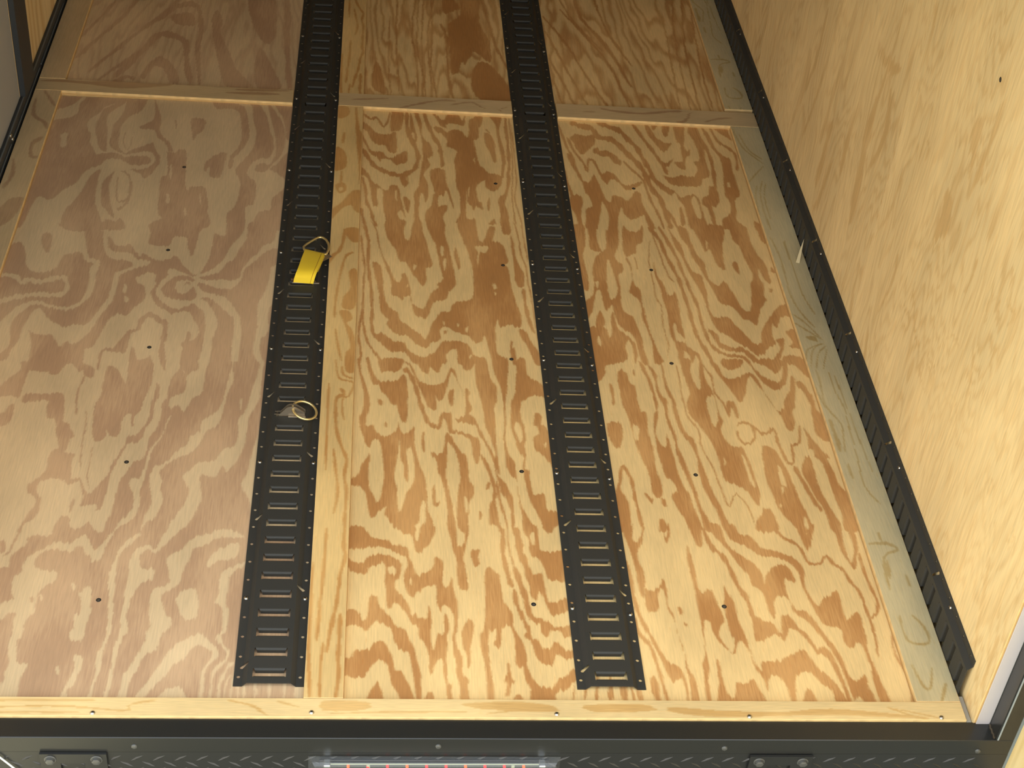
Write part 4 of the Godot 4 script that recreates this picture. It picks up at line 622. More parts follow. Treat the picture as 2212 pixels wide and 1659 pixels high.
# the right sheet: part between the second track and the right wall
func grain_rest() -> Array:
	return [
		[[1340, 1140, 2.989], [
			[0, 20, -20, 80, -20, 75, 60, 100, 100, 130, 50, 140, -20, 150, -20, 140, 80, 110, 140, 120, 220, 150, 280, 155, 380, 150, 450, 130, 420, 110, 340, 90, 240, 60, 140, 30, 60],
			[0, 265, -20, 285, 70, 300, 100, 320, 50, 315, -20, 305, -20, 305, 40, 290, 60, 280, 20],
			[24, 40, 210, 70, 350, 90, 470, 130, 580, 180, 680, 230, 760, 270, 840], [0, 240, 780, 310, 860, 380, 900, 420, 970, 440, 1060, 455, 1170, 440, 1170, 420, 1040, 390, 970, 340, 1000, 300, 940, 270, 870], [20, 90, 570, 120, 680, 190, 760, 230, 860, 260, 960, 290, 1060, 320, 1170],
			[0, 160, 390, 200, 410, 260, 370, 275, 330, 300, 400, 310, 500, 350, 580, 370, 680, 400, 750, 420, 830, 450, 920, 490, 1000, 515, 1170, 470, 1170, 450, 1000, 430, 900, 410, 800, 380, 710, 350, 600, 310, 530, 290, 440, 270, 390, 240, 430, 250, 520, 200, 550, 165, 500],
			[0, 440, -20, 510, -20, 530, 100, 500, 120, 470, 60],
			[0, 430, 110, 460, 200, 485, 280, 495, 370, 530, 430, 560, 400, 590, 410, 620, 470, 660, 560, 665, 610, 640, 650, 640, 700, 680, 760, 720, 810, 740, 730, 720, 700, 690, 610, 680, 560, 670, 380, 690, 410, 740, 490, 760, 590, 800, 680, 830, 760, 860, 850, 890, 900, 920, 930, 915, 870, 990, 860, 1010, 850, 1040, 870, 1080, 840, 1180, 790, 1230, 840, 1280, 910, 1340, 950, 1390, 1010, 1440, 1080, 1480, 1180, 1420, 1180, 1370, 1060, 1300, 1010, 1250, 950, 1180, 930, 1130, 990, 1140, 1180, 1100, 1100, 1080, 1030, 1020, 960, 960, 970, 955, 1060, 920, 970, 870, 900, 850, 830, 820, 770, 770, 730, 740, 810, 710, 800, 660, 760, 600, 680, 580, 610, 540, 600, 540, 690, 560, 830, 575, 900, 570, 970, 580, 1050, 595, 1170, 570, 1170, 545, 1020, 540, 930, 530, 880, 550, 810, 530, 680, 510, 560, 490, 450, 460, 310, 435, 220],
			[0, 620, 860, 640, 870, 660, 970, 690, 1060, 740, 1100, 750, 1000, 800, 1010, 860, 980, 900, 1050, 950, 1180, 650, 1170, 640, 1000], [0, 1180, 1180, 1200, 1050, 1240, 1060, 1290, 1180],
			[28, 530, 0, 590, 130, 660, 180, 710, 270, 760, 380, 820, 460, 850, 560, 890, 590],
			[0, 850, 560, 920, 600, 990, 620, 1040, 690, 1040, 560, 1100, 580, 1150, 640, 1220, 700, 1280, 790, 1300, 760, 1360, 810, 1390, 870, 1430, 950, 1470, 1060, 1510, 1190, 1485, 1190, 1440, 1050, 1390, 930, 1330, 830, 1270, 810, 1210, 730, 1150, 670, 1090, 650, 1060, 730, 1010, 690, 950, 710, 880, 740, 860, 650],
			[0, 570, -20, 640, -20, 680, 90, 740, 150, 800, 190, 870, 240, 920, 310, 940, 370, 950, 290, 990, 250, 1060, 240, 1110, 290, 1130, 340, 1100, 350, 1060, 330, 1070, 420, 1110, 500, 1140, 530, 1200, 540, 1260, 610, 1330, 700, 1400, 790, 1440, 860, 1480, 960, 1540, 990, 1580, 950, 1610, 1040, 1640, 1080, 1670, 1190, 1600, 1160, 1550, 1090, 1510, 1120, 1470, 1010, 1440, 940, 1390, 840, 1330, 750, 1270, 670, 1190, 590, 1120, 540, 1090, 470, 1030, 440, 990, 480, 1000, 590, 950, 520, 930, 440, 900, 400, 850, 370, 830, 310, 770, 250, 720, 180, 660, 110, 610, 60],
			[0, 670, -20, 730, -20, 770, 40, 840, 50, 880, 100, 910, 130, 1000, 150, 1060, 170, 1110, 190, 1160, 230, 1190, 290, 1190, 370, 1230, 450, 1280, 510, 1300, 460, 1340, 440, 1390, 410, 1410, 430, 1440, 540, 1470, 600, 1510, 550, 1550, 570, 1580, 680, 1600, 800, 1640, 900, 1690, 1010, 1730, 1080, 1780, 1190, 1710, 1190, 1640, 1010, 1620, 920, 1580, 800, 1540, 740, 1490, 780, 1440, 730, 1430, 660, 1370, 640, 1310, 620, 1270, 560, 1210, 450, 1170, 370, 1150, 290, 1080, 220, 1000, 190, 900, 180, 830, 130, 760, 100, 700, 60],
			[17, 900, 0, 990, 10, 1060, 70, 1140, 110, 1190, 180, 1220, 230, 1290, 230, 1330, 180, 1380, 240, 1430, 260, 1480, 340, 1540, 410, 1580, 510, 1610, 590, 1640, 680, 1670, 830],
			[0, 1140, -20, 1190, -20, 1200, 40, 1220, -20, 1250, -20, 1220, 140, 1180, 100], [0, 1370, -20, 1420, -20, 1440, 100, 1470, 180, 1490, 220, 1510, 150, 1480, 40, 1440, -20, 1490, -20, 1530, 100, 1520, 260, 1480, 230, 1430, 160, 1400, 80],
			[18, 1540, 160, 1570, 270, 1610, 370, 1650, 460, 1660, 540, 1620, 590], [13, 1760, 660, 1760, 780, 1820, 900, 1870, 1010, 1890, 1190], [0, 370, 510, 400, 530, 390, 570], [0, 410, 610, 430, 630, 420, 640], [0, 200, 960, 240, 980, 270, 1170, 210, 1060],
			[15, 20, 1020, 50, 1170], [15, 70, 1020, 95, 1170], [12, 130, 1040, 155, 1170], [14, -60, 1000, -40, 1170]]],
		[[1270, 780, 3.3515], [
			[0, 10, -10, 230, -10, 130, 30, 120, 110, 40, 150],
			[0, 215, 100, 235, 60, 280, 90, 300, 150, 340, 180, 355, 270, 380, 360, 420, 370, 435, 480, 450, 560, 480, 680, 490, 770, 530, 880, 540, 960, 510, 990, 460, 950, 455, 860, 420, 760, 370, 660, 330, 550, 300, 430, 260, 330, 230, 230], [0, 530, 990, 560, 1000, 565, 1050, 540, 1040], [-1, 330, 460, 375, 500, 355, 570, 330, 540],
			[0, 140, 460, 180, 445, 240, 450, 250, 510, 245, 590, 210, 630, 160, 580, 145, 520], [24, 230, 900, 245, 760, 300, 820, 325, 900, 340, 990, 370, 1110, 400, 1226], [0, 230, 860, 240, 940, 290, 1010, 310, 1130, 300, 1226, 220, 1226, 190, 1000], [20, 160, 160, 180, 240, 185, 320], [13, 330, 60, 335, 110],
			[22, 370, 0, 420, 90, 460, 180, 490, 280, 500, 360], [0, 480, 380, 510, 370, 500, 440, 490, 520, 510, 580, 560, 620, 570, 530, 590, 600, 620, 680, 650, 800, 690, 900, 740, 980, 780, 1090, 830, 1226, 740, 1226, 700, 1140, 650, 1070, 610, 970, 650, 940, 620, 880, 560, 830, 530, 740, 500, 640, 480, 520],
			[0, 410, -10, 450, 40, 500, 100, 500, 160, 530, 240, 570, 290, 580, 370, 600, 450, 640, 540, 650, 620, 700, 720, 740, 830, 780, 930, 810, 1030, 860, 1130, 920, 1226, 850, 1226, 810, 1100, 780, 1010, 740, 900, 700, 810, 660, 720, 630, 600, 600, 500, 570, 430, 550, 330, 510, 250, 480, 130],
			[0, 520, -10, 550, 70, 570, 170, 620, 270, 650, 370, 680, 460, 720, 530, 770, 570, 800, 680, 840, 780, 880, 880, 910, 960, 960, 1050, 1000, 1140, 1050, 1226, 990, 1226, 930, 1080, 880, 1000, 830, 900, 800, 790, 790, 700, 740, 600, 690, 540, 650, 460, 620, 370, 600, 280, 560, 200, 540, 90],
			[9, 640, 30, 660, 120, 680, 250, 720, 400, 800, 500, 830, 640, 900, 760, 950, 880, 1000, 1020, 1030, 1050, 1050, 980, 1100, 980, 1160, 1060, 1210, 1170],
			[0, 670, -10, 740, -10, 745, 90, 780, 180, 820, 205, 805, 110, 810, -10, 830, 20, 850, 130, 890, 200, 920, 260, 950, 380, 980, 440, 960, 490, 1000, 580, 1050, 620, 1110, 620, 1150, 680, 1190, 780, 1220, 880, 1245, 970, 1230, 1050, 1190, 990, 1160, 950, 1090, 900, 1000, 870, 960, 770, 930, 660, 890, 580, 830, 500, 780, 440, 730, 380, 710, 290, 740, 240, 710, 150],
			[-1, 870, 260, 910, 250, 935, 340, 940, 440, 910, 475, 880, 390, 860, 320], [-1, 1110, 670, 1150, 720, 1180, 820, 1210, 910, 1180, 890, 1150, 800], [-1, 985, 700, 1000, 740, 990, 760], [11, 830, 30, 890, 110, 920, 230, 980, 310, 1020, 400],
			[0, 1000, 300, 1050, 290, 1090, 390, 1080, 420, 1040, 330, 1030, 400, 1010, 380], [16, 1080, 470, 1130, 440, 1190, 470, 1215, 550, 1160, 600, 1100, 570, 1075, 500], [18, 1180, 460, 1240, 510, 1290, 530, 1340, 490, 1380, 600, 1420, 690, 1450, 740, 1490, 730, 1480, 610, 1530, 600, 1530, 470],
			[0, 880, -10, 940, 30, 980, 110, 1040, 130, 1110, 110, 1170, 80, 1240, 150, 1280, 240, 1330, 310, 1380, 360, 1420, 340, 1420, 280, 1460, 210, 1470, 110, 1500, 140, 1500, 250, 1500, 330, 1480, 380, 1500, 440, 1480, 500, 1440, 490, 1410, 420, 1350, 330, 1290, 250, 1230, 170, 1170, 110, 1150, 180, 1130, 270, 1100, 300, 1060, 250, 1010, 180, 960, 120, 910, 50],
			[0, 960, -10, 1120, -10, 1090, 50, 1010, 60], [0, 1150, -10, 1240, 90, 1310, 130, 1390, 150, 1410, 60, 1400, -10, 1440, -10, 1440, 140, 1400, 190, 1350, 210, 1290, 170, 1230, 110], [0, 1180, -10, 1400, -10, 1370, 90, 1290, 40], [0, 1470, -10, 1570, -10, 1620, 120, 1560, 90],
			[36, 1510, 150, 1570, 210, 1620, 290, 1640, 380, 1660, 460, 1730, 540, 1750, 580], [0, 1630, 350, 1700, 400, 1720, 500, 1760, 580, 1700, 570, 1640, 500],
			[0, 1560, 480, 1620, 560, 1690, 640, 1750, 700, 1730, 710, 1780, 800, 1820, 900, 1880, 960, 1930, 1080, 1980, 1226, 1860, 1226, 1840, 1110, 1800, 1020, 1770, 940, 1740, 850, 1700, 740, 1640, 690, 1600, 640, 1590, 560], [-1, 1600, 640, 1630, 640, 1640, 690, 1610, 690],
			[0, 1560, 720, 1600, 690, 1640, 780, 1660, 890, 1720, 1000, 1780, 1100, 1830, 1190, 1760, 1226, 1720, 1090, 1650, 990, 1590, 880, 1550, 800],
			[0, 1260, 620, 1340, 630, 1390, 700, 1440, 790, 1490, 900, 1540, 1010, 1590, 1110, 1620, 1226, 1540, 1226, 1430, 1130, 1380, 1060, 1330, 950, 1290, 860, 1270, 740], [-1, 1370, 760, 1400, 790, 1440, 900, 1400, 890], [-1, 1400, 910, 1420, 920, 1410, 970], [-1, 1390, 1030, 1405, 1050, 1390, 1060], [-1, 1570, 1120, 1595, 1180, 1590, 1226, 1565, 1180],
			[26, 1490, 760, 1540, 840, 1600, 950, 1650, 1030, 1700, 1090], [0, 1260, 1090, 1310, 1060, 1360, 1150, 1380, 1226, 1220, 1226], [0, 520, 1150, 550, 1150, 580, 1226, 520, 1226], [0, 410, 960, 470, 1000, 470, 1030, 430, 1000]]],
		[[1220, 490, 3.8138], [
			[0, 60, -10, 160, -10, 165, 150, 150, 260, 190, 400, 200, 500, 180, 530, 120, 440, 100, 260, 60, 120],
			[0, 185, -10, 250, -10, 260, 100, 310, 200, 345, 150, 340, 30, 430, -10, 440, 150, 410, 240, 440, 290, 470, 310, 480, 360, 440, 400, 460, 500, 460, 600, 490, 700, 560, 740, 600, 830, 640, 920, 650, 1010, 690, 1126, 640, 1126, 600, 1000, 580, 930, 540, 870, 500, 860, 440, 790, 400, 680, 390, 640, 370, 660, 350, 690, 320, 640, 300, 540, 270, 520, 240, 600, 230, 690, 180, 760, 150, 640, 230, 560, 240, 460, 230, 340, 260, 240, 300, 215, 210, 180, 200, 80],
			[-1, 345, 290, 370, 280, 400, 380, 430, 480, 430, 560, 380, 600, 350, 480], [-1, 250, 460, 280, 450, 270, 510], [0, 290, 690, 330, 770, 320, 820, 260, 830, 260, 760],
			[0, 210, 830, 330, 830, 370, 910, 390, 870, 380, 770, 400, 700, 430, 820, 480, 870, 540, 920, 580, 960, 600, 1060, 580, 1126, 560, 1000, 510, 930, 500, 1000, 520, 1090, 420, 1126, 200, 1126, 180, 900], [-1, 270, 900, 300, 930, 300, 980, 280, 970],
			[0, 480, -10, 520, 30, 600, 40, 640, -10, 640, 120, 590, 150, 585, 220, 540, 230, 500, 270, 540, 330, 570, 470, 620, 520, 640, 640, 660, 720, 700, 850, 740, 960, 790, 1060, 810, 1120, 740, 1126, 720, 960, 680, 840, 640, 760, 620, 620, 560, 560, 530, 530, 550, 470, 560, 400, 540, 300, 490, 220, 470, 130],
			[13, 580, 260, 600, 350], [7, 700, 110, 690, 280, 720, 420, 750, 580, 800, 660, 810, 830, 850, 950, 850, 1060],
			[0, 730, 280, 760, 400, 800, 450, 850, 560, 890, 560, 910, 540, 930, 620, 960, 780, 990, 900, 1000, 970, 1060, 1020, 1110, 1050, 1120, 1126, 1080, 1060, 1050, 1126, 1030, 1060, 980, 1020, 980, 1126, 950, 1126, 910, 960, 870, 880, 850, 740, 820, 620, 780, 490, 740, 390], [-1, 890, 790, 920, 810, 930, 870, 990, 920, 980, 950, 930, 940, 900, 870],
			[28, 690, 0, 780, 110, 830, 230, 890, 340, 940, 440, 980, 550, 1020, 670, 1050, 780, 1090, 900, 1150, 1000, 1230, 1126], [24, 770, 0, 860, 140, 930, 280, 980, 400, 1030, 510, 1090, 640, 1120, 760, 1150, 860, 1200, 960, 1290, 1040, 1400, 1060, 1480, 1080, 1530, 1130], [10, 720, 60, 790, 240, 850, 400, 900, 450],
			[0, 840, -10, 880, 60, 960, 150, 1000, 280, 1060, 370, 1120, 400, 1150, 480, 1170, 560, 1190, 680, 1250, 750, 1330, 740, 1420, 820, 1510, 910, 1560, 960, 1620, 960, 1620, 870, 1680, 760, 1760, 660, 1850, 640, 1890, 740, 1790, 740, 1740, 830, 1710, 800, 1710, 900, 1740, 960, 1680, 1000, 1640, 1050, 1570, 1050, 1510, 1000, 1430, 960, 1350, 900, 1280, 870, 1220, 790, 1170, 670, 1130, 560, 1070, 450, 1010, 350, 960, 240, 900, 140],
			[0, 920, -10, 1000, 20, 1040, 130, 1090, 230, 1150, 300, 1170, 390, 1210, 450, 1260, 490, 1310, 450, 1380, 530, 1440, 640, 1470, 680, 1530, 690, 1540, 560, 1530, 470, 1550, 400, 1500, 300, 1440, 170, 1380, 100, 1360, -10, 1480, -10, 1520, 100, 1580, 220, 1640, 290, 1690, 420, 1700, 470, 1650, 440, 1620, 390, 1590, 340, 1600, 420, 1640, 480, 1640, 570, 1665, 600, 1610, 690, 1590, 800, 1560, 800, 1520, 770, 1470, 760, 1430, 710, 1380, 660, 1290, 630, 1240, 560, 1210, 500, 1150, 410, 1110, 330, 1050, 250, 1010, 150, 960, 90],
			[0, 1060, -10, 1290, -10, 1310, 90, 1300, 200, 1310, 300, 1320, 360, 1260, 320, 1220, 240, 1190, 180, 1160, 210, 1120, 130, 1080, 60], [-1, 1160, 120, 1175, 130, 1170, 190], [0, 1390, 290, 1420, 300, 1440, 390, 1410, 360, 1385, 320],
			[0, 1700, 330, 1740, 380, 1700, 370], [0, 1680, 500, 1710, 520, 1690, 540], [0, 1580, -10, 1640, -10, 1700, 160, 1620, 110],
			[36, 1180, 850, 1240, 900, 1290, 980, 1400, 1010, 1480, 1020, 1560, 1090, 1680, 1126, 1750, 1080, 1790, 1000, 1770, 930], [0, 1820, 860, 1900, 850, 1940, 930, 1940, 1000, 1850, 990, 1880, 960, 1860, 920], [0, 1740, 930, 1800, 920, 1800, 960, 1760, 960], [0, 1810, 1070, 1900, 1060, 2000, 1126, 1820, 1126]]],
		[[1190, 220, 4.337], [
			[22, 60, 200, 140, 400, 200, 520, 240, 640, 300, 760],
			[0, 150, 480, 210, 530, 240, 640, 290, 730, 370, 750, 400, 680, 450, 770, 490, 860, 520, 920, 560, 940, 580, 880, 660, 890, 720, 930, 790, 840, 840, 860, 850, 920, 890, 1020, 950, 1120, 980, 1190, 930, 1190, 890, 1110, 870, 1060, 800, 1090, 740, 1100, 690, 1050, 660, 990, 630, 1080, 620, 1190, 540, 1190, 550, 1130, 540, 1050, 500, 960, 480, 940, 460, 1060, 430, 1190, 330, 1190, 330, 1100, 330, 1000, 390, 980, 360, 890, 320, 840, 280, 720, 220, 640, 170, 560],
			[0, 180, 880, 280, 880, 300, 950, 280, 1040, 300, 1190, 260, 1150, 230, 1060, 185, 980], [22, 100, 560, 160, 760, 200, 900],
			[46, 180, 180, 250, 220, 380, 250, 440, 330, 560, 350, 640, 410, 700, 470, 770, 540, 850, 620, 900, 720, 950, 820, 1020, 900, 1060, 1000, 1100, 1110, 1130, 1190],
			[0, 180, 340, 240, 300, 320, 320, 400, 310, 410, 390, 370, 430, 310, 490, 260, 470, 210, 380], [52, 400, 440, 460, 480, 550, 490, 620, 560, 660, 570], [22, 680, 560, 760, 640, 860, 730, 900, 830, 950, 960, 1010, 1060, 1060, 1190],
			[22, 150, 330, 230, 480, 300, 570, 340, 650, 350, 550, 400, 550, 440, 630, 500, 740, 530, 760], [0, 480, 680, 540, 650, 620, 700, 670, 770, 740, 780, 830, 750, 850, 770, 760, 820, 690, 820, 640, 760, 570, 720, 530, 770, 490, 740],
			[40, 420, 180, 530, 230, 640, 270, 720, 350, 800, 430, 860, 530, 920, 630, 960, 720, 1040, 790, 1100, 840, 1160, 840], [28, 740, 180, 830, 300, 920, 420, 990, 510, 1040, 590, 1100, 680],
			[0, 1060, 690, 1130, 710, 1220, 690, 1340, 700, 1370, 620, 1340, 560, 1390, 560, 1380, 460, 1330, 360, 1280, 270, 1310, 210, 1380, 330, 1430, 430, 1450, 560, 1490, 690, 1430, 720, 1390, 790, 1270, 790, 1140, 780, 1090, 740],
			[0, 870, 180, 960, 290, 980, 330, 1060, 380, 1130, 390, 1110, 420, 1060, 470, 1000, 420, 950, 360, 900, 290], [0, 1040, 560, 1110, 560, 1150, 520, 1110, 600, 1060, 600, 1020, 540, 950, 450, 960, 440],
			[0, 1150, 200, 1240, 200, 1250, 330, 1240, 400, 1280, 470, 1300, 440, 1300, 510, 1260, 530, 1250, 640, 1170, 590, 1170, 560, 1230, 560, 1230, 500, 1210, 400, 1180, 380, 1160, 310], [0, 1040, 200, 1110, 210, 1090, 320, 1050, 310], [0, 930, 190, 1000, 200, 960, 270],
			[32, 1330, 210, 1420, 380, 1480, 490, 1510, 590, 1530, 720, 1540, 830], [0, 1480, 800, 1540, 800, 1580, 910, 1550, 980, 1510, 980, 1540, 1090, 1550, 1190, 1500, 1100, 1470, 1000, 1420, 960, 1420, 900, 1480, 870],
			[0, 1390, 210, 1480, 310, 1530, 420, 1620, 510, 1680, 540, 1700, 640, 1740, 760, 1770, 870, 1720, 930, 1740, 1020, 1740, 1110, 1790, 1150, 1800, 1190, 1620, 1190, 1620, 1090, 1680, 1050, 1680, 950, 1640, 880, 1620, 780, 1610, 620, 1570, 510, 1500, 430, 1450, 330], [-1, 1650, 750, 1675, 760, 1675, 800, 1655, 790],
			[22, 1470, 210, 1560, 370, 1640, 420, 1710, 470, 1740, 540, 1750, 650], [0, 1510, 220, 1690, 220, 1650, 260, 1700, 370, 1640, 330, 1560, 280],
			[0, 1070, 790, 1160, 840, 1220, 900, 1270, 880, 1340, 870, 1390, 920, 1420, 1020, 1450, 1110, 1460, 1190, 1310, 1190, 1280, 1080, 1250, 980, 1210, 930, 1160, 850, 1120, 880, 1090, 830], [-1, 1320, 900, 1360, 900, 1410, 1030, 1410, 1090, 1370, 1080, 1320, 960], [0, 1210, 1000, 1230, 1000, 1260, 1140, 1220, 1150], [22, 1090, 1010, 1150, 1110, 1190, 1190], [0, 1900, 1110, 1950, 1150, 1970, 1214, 1920, 1200]]]]

func grain_right() -> Array:
	return grain_middle() + grain_rest()

func grain_strip_right() -> Array:
	return [
		[[1270, 780, 3.3515], [[10, 1650, 60, 1680, 150, 1720, 320, 1830, 450, 1850, 560, 1860, 660], [9, 1740, 60, 1780, 200, 1850, 330, 1890, 480, 1950, 700, 2000, 900, 2120, 1040], [8, 1600, 80, 1660, 220, 1720, 340], [9, 1780, 100, 1850, 270, 1960, 560, 2060, 800], [26, 1750, 420, 1800, 560, 1830, 660], [20, 1880, 740, 1920, 850]]],
		[[1220, 490, 3.8138], [[10, 1690, 80, 1760, 220, 1810, 380, 1860, 560, 1940, 700, 2060, 830], [10, 1790, 80, 1880, 340, 1960, 560, 2060, 720], [9, 2120, 930, 1960, 830, 1890, 790], [9, 2110, 920, 1980, 790, 1880, 720], [9, 2130, 960, 2000, 1010, 1990, 1120], [9, 2150, 980, 2090, 1040, 2070, 1182], [8, 2110, 960, 2040, 1020, 2030, 1160], [0, 1990, 900, 2060, 900, 2080, 945, 2000, 920], [8, 2160, 1000, 2140, 1100, 2130, 1182]]],
		[[1190, 220, 4.337], [[9, 1690, 240, 1790, 420, 1880, 500, 1990, 580], [9, 1760, 300, 1850, 450, 1980, 540], [9, 1990, 600, 1900, 700, 1860, 750], [10, 1980, 740, 1960, 850, 1990, 1000, 2060, 1200], [9, 2010, 760, 2000, 900, 2060, 1100], [8, 1930, 780, 1920, 900, 1960, 1100]]],
		[[1340, 1140, 2.989], [[17, 1600, 100, 1720, 100, 1790, 140, 1700, 190, 1740, 400], [14, 1800, 560, 1830, 680, 1880, 740, 1990, 740, 1960, 640, 1880, 560], [13, 1880, 880, 1950, 1010, 2000, 1040, 2010, 900], [16, 1840, 300, 1870, 380], [20, 1720, 200, 1740, 330], [22, 2100, 1000, 2070, 1140], [14, 1660, 20, 1690, 90]]]]

func grain_strip_left() -> Array:
	return [
		[[0, 180, 3.456], [[22, 330, 50, 370, 110, 410, 170], [26, 270, 110, 250, 230, 330, 290, 350, 340], [26, 320, 400, 240, 450, 230, 540, 280, 550], [28, 100, 560, 90, 680, 20, 780], [0, 60, 870, 120, 850, 180, 860, 100, 1000, -40, 1080, -40, 980]]],
		[[0, 0, 2.949], [[34, 450, 60, 520, 130], [0, 340, 350, 420, 350, 435, 430, 370, 410], [20, 400, 180, 450, 280], [24, 300, 480, 500, 500]]]]

func grain_cross() -> Array:
	return [
		[[700, 180, 4.916], [[13, 300, 170, 700, 160], [15, 800, 260, 1000, 220, 1250, 180, 1400, 190], [14, 1340, 230, 1560, 200, 1700, 270], [9, 1880, 270, 1960, 250], [0, 1855, 283, 1880, 280, 1880, 296, 1858, 296]]],
		[[60, 150, 7.373], [[0, 180, 180, 600, 200, 1000, 240, 1500, 300, 2000, 280, 2300, 250, 2300, 190, 1900, 160, 1000, 190, 500, 160]]],
		[[0, 0, 2.949], [[14, 1440, 590, 1780, 600], [12, 1500, 570, 1840, 580]]],
		[[1190, 220, 4.337], [[17, 460, 60, 620, 90, 870, 110, 1100, 90, 1220, 90], [20, 1310, 100, 1260, 180, 1180, 190], [12, 1440, 190, 1560, 160, 1700, 150], [12, 300, 90, 420, 95]]]]

func grain_front() -> Array:
	return [
		[[0, 1100, 2.949], [[13, -600, 1215, 0, 1215, 600, 1215], [11, -600, 1250, 0, 1255, 400, 1250, 780, 1280, 840, 1240, 1000, 1215], [10, -600, 1300, 0, 1290, 500, 1290], [14, 1450, 1215, 1600, 1250, 1700, 1310], [22, 2060, 1230, 2300, 1240], [10, 1760, 1220, 1900, 1260]]],
		[[700, 1100, 2.949], [[0, 0, 1220, 270, 1230, 260, 1275, 0, 1280], [0, 880, 1240, 1200, 1225, 1450, 1250, 1440, 1290, 1000, 1270], [0, 1650, 1250, 2000, 1240, 2100, 1280, 1750, 1290], [9, 0, 1300, 400, 1290, 900, 1290], [11, 1040, 1300, 1300, 1270]]],
		[[1450, 1100, 2.903], [[0, 0, 1240, 300, 1260, 700, 1270, 1000, 1250, 1500, 1290, 1600, 1310, 1100, 1290, 800, 1290, 300, 1300, 0, 1270], [9, 1350, 1240, 1500, 1290, 1650, 1330], [9, 1400, 1250, 1700, 1310]]]]

func grain_far_left() -> Array:
	return [[[0, 0, 2.949], [
		[22, 480, 370, 640, 230, 800, 90, 920, -60], [22, 560, 460, 720, 330, 900, 190, 1010, 110, 1180, -40], [18, 500, 250, 640, 110, 740, 0], [20, 620, 510, 780, 400, 930, 290, 1000, 230], [0, 890, 490, 960, 390, 1040, 360, 1120, 440, 1140, 530, 1080, 520, 1040, 440, 980, 420, 930, 490],
		[38, 720, 500, 900, 330, 1000, 230, 1080, 220, 1180, 270, 1190, 400, 1210, 530], [0, 1090, 100, 1170, 80, 1230, 90, 1240, 160, 1120, 150], [32, 1000, 130, 1130, 40, 1260, 40, 1280, 200, 1260, 300, 1270, 540],
		[0, 1380, 60, 1420, 130, 1400, 200, 1440, 280, 1500, 430, 1600, 550, 1440, 550, 1380, 350, 1350, 150], [0, 1660, 300, 1730, 420, 1790, 560, 1640, 560, 1620, 420], [0, 1590, -60, 1740, -60, 1760, 200, 1690, 280, 1600, 130], [38, 1830, -60, 1830, 300, 1840, 560], [24, 700, 540, 800, 490, 860, 500]]]]

func grain_far_right() -> Array:
	return [
		[[700, 0, 2.949], [
			[10, 590, -60, 560, 200, 590, 400, 600, 620], [9, 640, -60, 620, 300, 650, 630], [10, 680, -60, 690, 250, 680, 420, 720, 630], [8, 610, -60, 590, 250, 630, 500, 620, 630], [9, 710, -60, 660, 200, 670, 400, 690, 630],
			[0, 760, -60, 860, 40, 830, 70, 760, 80], [0, 860, -60, 990, -60, 990, 140, 1050, 260, 1060, 400, 960, 330, 920, 380, 820, 480, 800, 350, 790, 160, 870, 90], [-1, 870, 400, 890, 400, 885, 460, 865, 460], [0, 960, 420, 1040, 400, 1170, 540, 1190, 650, 1000, 640, 940, 540],
			[18, 740, 150, 780, 250, 790, 480, 820, 630], [17, 990, -60, 1040, 130, 1110, 330, 1180, 450], [0, 300, 540, 330, 390, 370, 470, 390, 600], [10, 470, -60, 460, 300, 480, 600], [8, 420, 100, 410, 400, 430, 610],
			[13, 1390, 100, 1540, 280, 1660, 470, 1750, 600, 1830, 720], [12, 1410, 200, 1520, 400, 1680, 680], [14, 1430, 370, 1540, 560, 1600, 680], [12, 1450, 500, 1530, 680], [12, 1500, 60, 1680, 250, 1820, 420, 1950, 700], [20, 1580, -60, 1640, 120, 1800, 300, 1960, 560], [14, 1700, -60, 1800, 200, 1960, 420], [10, 1460, -60, 1600, 150, 1780, 330]]],
		[[1450, 0, 2.903], [[11, 60, -60, 80, 250, 110, 420, 190, 720], [9, 0, -40, 30, 300, 130, 720], [10, 100, -60, 180, 400, 270, 720], [9, -60, 100, 0, 400, 60, 700]]]]

